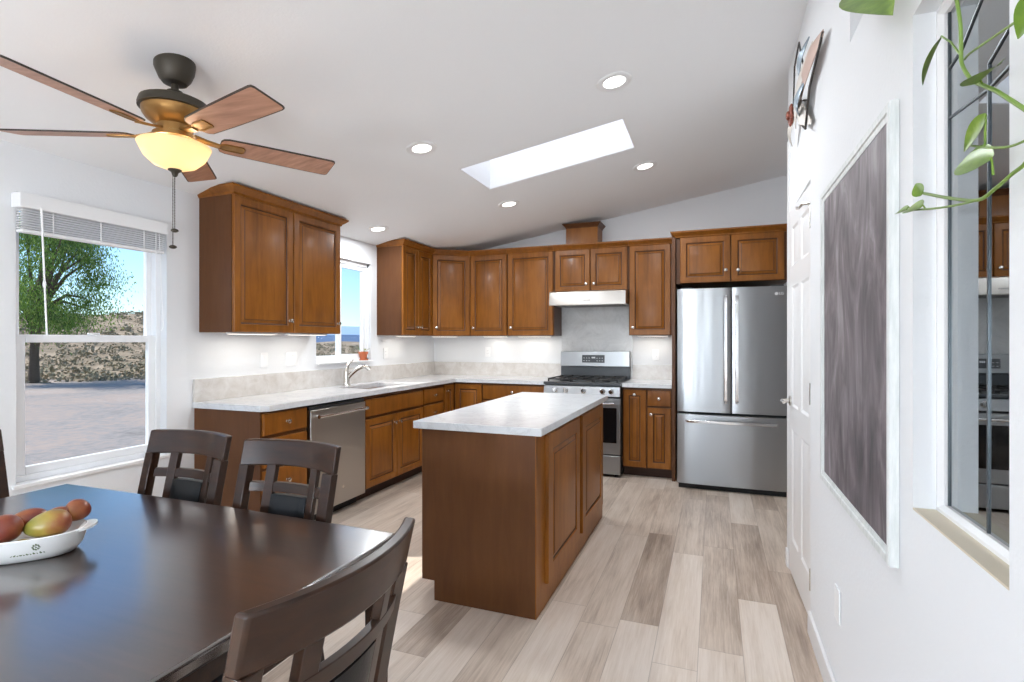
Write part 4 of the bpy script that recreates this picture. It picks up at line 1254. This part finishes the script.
# ------------------------------------------------------------------ chalkboard
r = root('chalkboard', 'tall smeared chalkboard in a white frame on the right wall', 'chalkboard', (.395, 1.9, .8))
cx, cy0, cy1, cz0, cz1 = .387, 1.497, 2.372, .788, 1.898
fr_ = .036
m = MB()
def cr(d_, x): return [(x, cy0 + d_, cz0 + d_), (x, cy1 - d_, cz0 + d_), (x, cy1 - d_, cz1 - d_), (x, cy0 + d_, cz1 - d_)]
m.rings([cr(0, XR - .001), cr(0, cx + .003), cr(.003, cx), cr(fr_ * .55, cx + .001), cr(fr_ * .6, cx + .005), cr(fr_, cx + .007), cr(fr_, XR - .001)], 0, False, False)
m.build('frame', 'white_frame', r, world=True, smooth=25)
MB().box(cx + .009, XR - .002, cy0 + fr_ - .002, cy1 - fr_ + .002, cz0 + fr_ - .002, cz1 - fr_ + .002).build('board', 'chalk', r, world=True, smooth=0)

# ------------------------------------------------------------------ leaded mirror in the niche
r = root('leaded_mirror', 'leaded mirror panel set into the right wall niche', 'mirror', (.47, 1.2, .96))
ny0, ny1, nz0, nz1 = NI
def nr(d_, x): return [(x, ny0 + d_, nz0 + d_), (x, ny1 - d_, nz0 + d_), (x, ny1 - d_, nz1 - d_), (x, ny0 + d_, nz1 - d_)]
MB().rings([nr(0.0005, .474), nr(0.0005, .452), nr(.012, .450), nr(.020, .460), nr(.020, .474)], 0, False, False).build('frame', 'trim', r, world=True, smooth=25)
MB().box(.468, .4735, ny0 + .018, ny1 - .018, nz0 + .018, nz1 - .018).build('glass', 'mirror', r, world=True, smooth=0)
m = MB()
def came(pts): m.bar([(.4668, y, z) for y, z in pts], .003, .0042, side=(1, 0, 0))
came([(1.386, nz0 + .02), (1.386, nz1 - .02)]); came([(1.214, nz0 + .02), (1.211, 1.831)]); came([(1.025, nz0 + .02), (1.025, nz1 - .02)])
came([(1.386, 1.80), (1.214, 1.786), (1.03, 1.80)]); came([(1.386, 1.905), (1.327, 1.915), (1.241, 1.965), (1.214, 2.02)]); came([(1.211, 1.831), (1.138, 1.857), (1.06, 1.95), (1.03, 1.97)])
m.build('lead_came', 'came', r, world=True, smooth=0)
m = MB(); m.box(XR - .0005, .4515, ny0 + .001, ny1 - .001, nz0 - .0005, nz0 + .0035)
m.build('niche_ledge', 'sill_paint', r, world=True, smooth=0)

# ------------------------------------------------------------------ trailing pothos on the plant ledge
r = root('pothos_plant', 'trailing green pothos hanging from the ledge over the mirror niche', 'plant', (.56, 1.86, UN[2]))
m = MB(); m.lathe([(.065, 2.2905), (.070, 2.30), (.088, 2.42), (.094, 2.44), (.088, 2.44), (.080, 2.42)], (.53, 1.86, 0), 24, cap1=True); m.build('pot', 'pot_brown', r, world=True)
V1 = [(.53, 1.84, 2.43), (.44, 1.70, 2.47), (.37, 1.45, 2.36), (.355, 1.20, 2.12), (.358, 1.06, 1.95), (.36, 1.039, 1.868), (.36, 1.026, 1.823), (.36, 1.023, 1.784), (.36, 1.02, 1.757), (.36, .988, 1.718), (.36, .95, 1.692), (.36, .916, 1.67), (.36, .876, 1.64), (.365, .83, 1.60)]
V2 = [(.53, 1.80, 2.43), (.46, 1.62, 2.46), (.385, 1.30, 2.30), (.375, .95, 2.0), (.372, .82, 1.75), (.365, .80, 1.58), (.36, .835, 1.548), (.36, .872, 1.542), (.36, .916, 1.535), (.36, .966, 1.532), (.36, 1.06, 1.558), (.36, 1.179, 1.597)]
V3 = [(.36, .966, 1.532), (.357, 1.035, 1.541), (.357, 1.131, 1.558), (.36, 1.25, 1.583)]
V4 = [(.36, 1.011, 1.76), (.352, .971, 1.75), (.35, .926, 1.74), (.35, .876, 1.73), (.35, .80, 1.715)]
V5 = [(.36, .988, 1.619), (.36, .935, 1.598), (.36, .874, 1.579), (.365, .82, 1.575)]
def smooth_path(P, n=6):
    P = [Vector(p) for p in P]; out = []
    for i in range(len(P) - 1):
        p0, p1, p2, p3 = P[max(i - 1, 0)], P[i], P[i + 1], P[min(i + 2, len(P) - 1)]
        for k in range(n):
            t = k / n
            out.append(.5 * ((2 * p1) + (-p0 + p2) * t + (2 * p0 - 5 * p1 + 4 * p2 - p3) * t * t + (-p0 + 3 * p1 - 3 * p2 + p3) * t ** 3))
    return out + [P[-1]]
for vv, q in ((V1, .0028), (V2, .0026), (V3, .0018), (V4, .0018), (V5, .0017)):
    MB().tube(smooth_path(vv), q, 8).build('vine', 'stem', r, world=True, smooth=60)
leaves = [((.36, 1.023, 1.771), (.355, 1.085, 1.836), (.345, 1.150, 1.786), .040, (-.9, .2, .5)),
          ((.36, .95, 1.692), (.354, .955, 1.700), (.345, .872, 1.690), .050, (-.4, -.8, .55)),
          ((.36, .921, 1.555), (.355, .915, 1.578), (.348, 1.020, 1.598), .046, (-.4, -.9, .12)),
          ((.36, .945, 1.602), (.355, .930, 1.643), (.350, .994, 1.612), .026, (-.8, -.5, .1)),
          ((.36, 1.179, 1.597), (.356, 1.180, 1.595), (.352, 1.200, 1.622), .024, (-.8, -.5, .1)),
          ((.36, 1.171, 1.566), (.354, 1.180, 1.572), (.350, 1.250, 1.585), .036, (-.6, -.4, .7)),
          ((.36, 1.25, 1.583), (.355, 1.258, 1.586), (.350, 1.305, 1.592), .024, (-.6, -.4, .7)),
          ((.37, 1.50, 2.38), (.345, 1.600, 2.245), (.335, 1.300, 2.015), .110, (-.5, -.7, .35)),
          ((.36, 1.22, 2.13), (.35, 1.15, 2.08), (.345, 1.20, 2.00), .05, (-.8, -.6, .3)),
          ((.365, .80, 1.70), (.345, .775, 1.725), (.340, .815, 1.690), .032, (-.7, -.7, .2)),
          ((.44, 1.7, 2.47), (.38, 1.68, 2.50), (.34, 1.72, 2.56), .09, (-.5, -.5, .7)),
          ((.50, 1.78, 2.46), (.47, 1.70, 2.52), (.44, 1.62, 2.58), .09, (-.3, -.5, .8)),
          ((.53, 1.88, 2.44), (.53, 1.90, 2.52), (.53, 1.93, 2.60), .08, (-.8, -.5, .2))]
for (s0, p0, p1, wd_, nn) in leaves:
    m = MB(); m.tube([s0, ((s0[0] + p0[0]) / 2, (s0[1] + p0[1]) / 2, (s0[2] + p0[2]) / 2 + .006), p0], .0016, 6)
    leaf(m, p0, p1, wd_, nn, n=9)
    m.build('leaf', 'leaf', r, world=True, smooth=70)

# ------------------------------------------------------------------ metal wall ornament
r = root('wall_ornament', 'abstract metal leaf ornament with rust flower high on the right wall', 'wall decor', (XR - .02, 2.75, 2.45))
def vane(name, a_, b_, wd_, mat, x=.385, curve=.02):
    m = MB(); A, B = Vector((0,) + a_), Vector((0,) + b_); d_ = (B - A); s_ = Vector((0, -d_.z, d_.y)).normalized(); n = 10
    rows = []
    for i in range(n + 1):
        t = i / n; wv = wd_ * .5 * math.sin(PI * min(.985, max(.03, t))) ** .7
        c = A + d_ * t; xx = x - curve * math.sin(PI * t)
        rows.append([(xx, *(c + s_ * wv).yz), (xx - .012 * math.sin(PI * t), *c.yz), (xx, *(c - s_ * wv).yz), (xx + .003, *(c - s_ * wv).yz), (xx + .003 - .012 * math.sin(PI * t), *c.yz), (xx + .003, *(c + s_ * wv).yz)])
    m.rings(rows); m.build(name, mat, r, world=True, smooth=40)
vane('vane', (2.30, 2.50), (2.86, 2.47), .10, 'orn_pink')
vane('vane', (2.47, 2.55), (2.95, 2.38), .08, 'orn_white', .375)
vane('vane', (2.52, 2.60), (2.72, 2.50), .05, 'orn_grey', .37)
vane('vane', (2.62, 2.28), (2.98, 2.52), .10, 'orn_white', .392)
vane('vane', (2.60, 2.45), (2.75, 2.36), .06, 'orn_grey', .365)
vane('vane', (2.98, 2.47), (3.16, 2.36), .05, 'orn_white', .385)
m = MB(); m.tube([(.385, 2.30, 2.50), (.37, 2.50, 2.38), (.375, 2.64, 2.26), (.38, 2.80, 2.34), (.372, 2.98, 2.48)], .005, 8)
m.tube([(.37, 2.98, 2.50), (.365, 2.90, 2.66), (.37, 2.79, 2.72), (.37, 2.72, 2.62), (.38, 2.66, 2.50)], .004, 8)
m.tube([(.409, 2.80, 2.45), (.38, 2.80, 2.45)], .004, 6)
m.build('wire_outline', 'orn_dark', r, world=True)
m = MB()
for i in range(9):
    q = 2 * PI * i / 9
    m.blob((.365, 3.03 + .035 * math.cos(q), 2.475 + .035 * math.sin(q)), .010, .022, .022, 10, 6)
m.blob((.355, 3.03, 2.475), .014, .024, .024, 12, 8)
m.build('flower', 'orn_rust', r, world=True, smooth=60)

# ------------------------------------------------------------------ outdoors
GZ = -.62
def terrain(x, y):
    d_ = math.hypot(x, y)
    az = math.degrees(math.atan2(-x, y))
    q = min(1, max(0, (d_ - 30) / 42)); q = q * q * (3 - 2 * q)
    side = min(1, max(0, (az - 43) / 11)); side = side * side * (3 - 2 * side)
    n_ = noise.noise((x * .06, y * .06, 0)) * 1.2 * q
    return GZ + q * (3.4 * side + .9) + n_
m = MB(); xs = [-3.9 - i for i in range(0, 30, 2)] + [-34 - 3 * i for i in range(0, 45)]; ys = [-60 + 4 * i for i in range(0, 75)]
k = {}
for i, x in enumerate(xs):
    for j, y in enumerate(ys):
        k[i, j] = len(m.v); m.v.append((x, y, terrain(x, y)))
for i in range(len(xs) - 1):
    for j in range(len(ys) - 1):
        m.f.append([k[i, j], k[i + 1, j], k[i + 1, j + 1], k[i, j + 1]]); m.mi.append(1 if math.hypot(xs[i], ys[j]) > 31 else 0)
o = m.build('ground', ['dirt', 'hill'], smooth=80); o['kind'] = 'structure'
MB().box(-60, 60, -80, YF - .2, GZ - .3, GZ).build('ground_front', 'dirt', smooth=0)['kind'] = 'structure'
def ridge(name, R0, h0, seed, mat, a0_, a1_):
    m = MB(); n = 80; rr = []
    for i in range(n + 1):
        t = R(a0_ + (a1_ - a0_) * i / n)
        h = h0 * (.75 + .5 * noise.noise((i * .13, seed, 0)) + .18 * noise.noise((i * .5, seed, 3)))
        c, s_ = -math.sin(t), math.cos(t)
        rr.append([(c * R0 * .9, s_ * R0 * .9, -40), (c * R0, s_ * R0, h), (c * R0 * 1.12, s_ * R0 * 1.12, -40)])
    m.rings(rr, 0, True, True); o = m.build(name, mat, smooth=60); o['kind'] = 'structure'
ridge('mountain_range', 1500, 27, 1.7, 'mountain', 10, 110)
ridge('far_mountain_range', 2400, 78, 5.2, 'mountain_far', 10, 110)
random.seed(4)
m = MB()
def shrub(m, x, y, s_, n=34):
    z = terrain(x, y)
    for i in range(n):
        q = random.uniform(0, 2 * PI); e = random.uniform(.05, 1.0); q2 = math.sqrt(max(0, 1 - e * e)) * random.uniform(.4, 1)
        p = Vector((x + s_ * q2 * math.cos(q), y + s_ * q2 * math.sin(q), z + s_ * .75 * e * random.uniform(.3, 1)))
        u_ = Vector((random.gauss(0, 1), random.gauss(0, 1), random.gauss(0, 1))).normalized(); v_ = u_.orthogonal().normalized()
        w_ = s_ * random.uniform(.12, .26)
        m.add([p + u_ * w_, p + v_ * w_ * .7, p - u_ * w_, p - v_ * w_ * .7], [(0, 1, 2, 3)])
for i in range(3200):
    d_ = 32 + 60 * random.random() ** 1.4
    az = R(random.uniform(34, 88))
    shrub(m, -d_ * math.sin(az), d_ * math.cos(az), random.uniform(.14, .46) * (.8 + d_ / 110), 16)
o = m.build('dry_brush', 'brush', smooth=0); tag(o, 'dry low brush scattered over the hillside outside', 'brush', kind='stuff')
# pepper tree
TX, TY = -28.8, 14.7
r = root('pepper_tree', 'large leafy green tree outside the dining window', 'tree', (TX, TY, terrain(TX, TY)))
m = MB()
m.tube([(TX, TY, GZ - .3), (TX + .05, TY, GZ + 1.2), (TX - .1, TY + .1, GZ + 2.4), (TX + .1, TY + .2, GZ + 4.2)], .3, 10, rs=[.24, .17, .16, .12])
random.seed(11)
cl = []
for i in range(40):
    q = random.uniform(0, 2 * PI); rad = 2.75 * math.sqrt(random.random()); h = random.uniform(2.8, 7.4)
    rad *= math.sqrt(max(.12, 1 - ((h - 4.6) / 3.4) ** 2))
    cl.append((TX + rad * math.cos(q), TY + rad * math.sin(q), GZ + h))
for i, c in enumerate(cl):
    if i % 2 == 0:
        s_ = (TX, TY + .1, GZ + random.uniform(1.6, 3.8))
        mid = ((s_[0] + c[0]) / 2 + random.uniform(-.3, .3), (s_[1] + c[1]) / 2 + random.uniform(-.3, .3), (s_[2] + c[2]) / 2 + .5)
        m.tube([s_, mid, c], .07, 6, rs=[.11, .07, .03])
m.build('trunk', 'bark', r, world=True, smooth=60)
m = MB()
for c in cl:
    s_ = random.uniform(.8, 1.25)
    for i in range(900):
        q = Vector((random.gauss(0, .5), random.gauss(0, .5), random.gauss(0, .36))) * s_
        p = Vector(c) + q
        d_ = Vector((random.gauss(0, .35), random.gauss(0, .35), -1)).normalized()
        u_ = d_.orthogonal().normalized(); u_ = Matrix.Rotation(random.uniform(0, 6.28), 3, d_) @ u_
        l_ = random.uniform(.08, .19); w_ = random.uniform(.014, .03)
        m.add([p, p + d_ * l_ * .5 + u_ * w_, p + d_ * l_, p + d_ * l_ * .5 - u_ * w_], [(0, 1, 2, 3)])
m.build('foliage', 'tree_leaf', r, world=True, smooth=0)
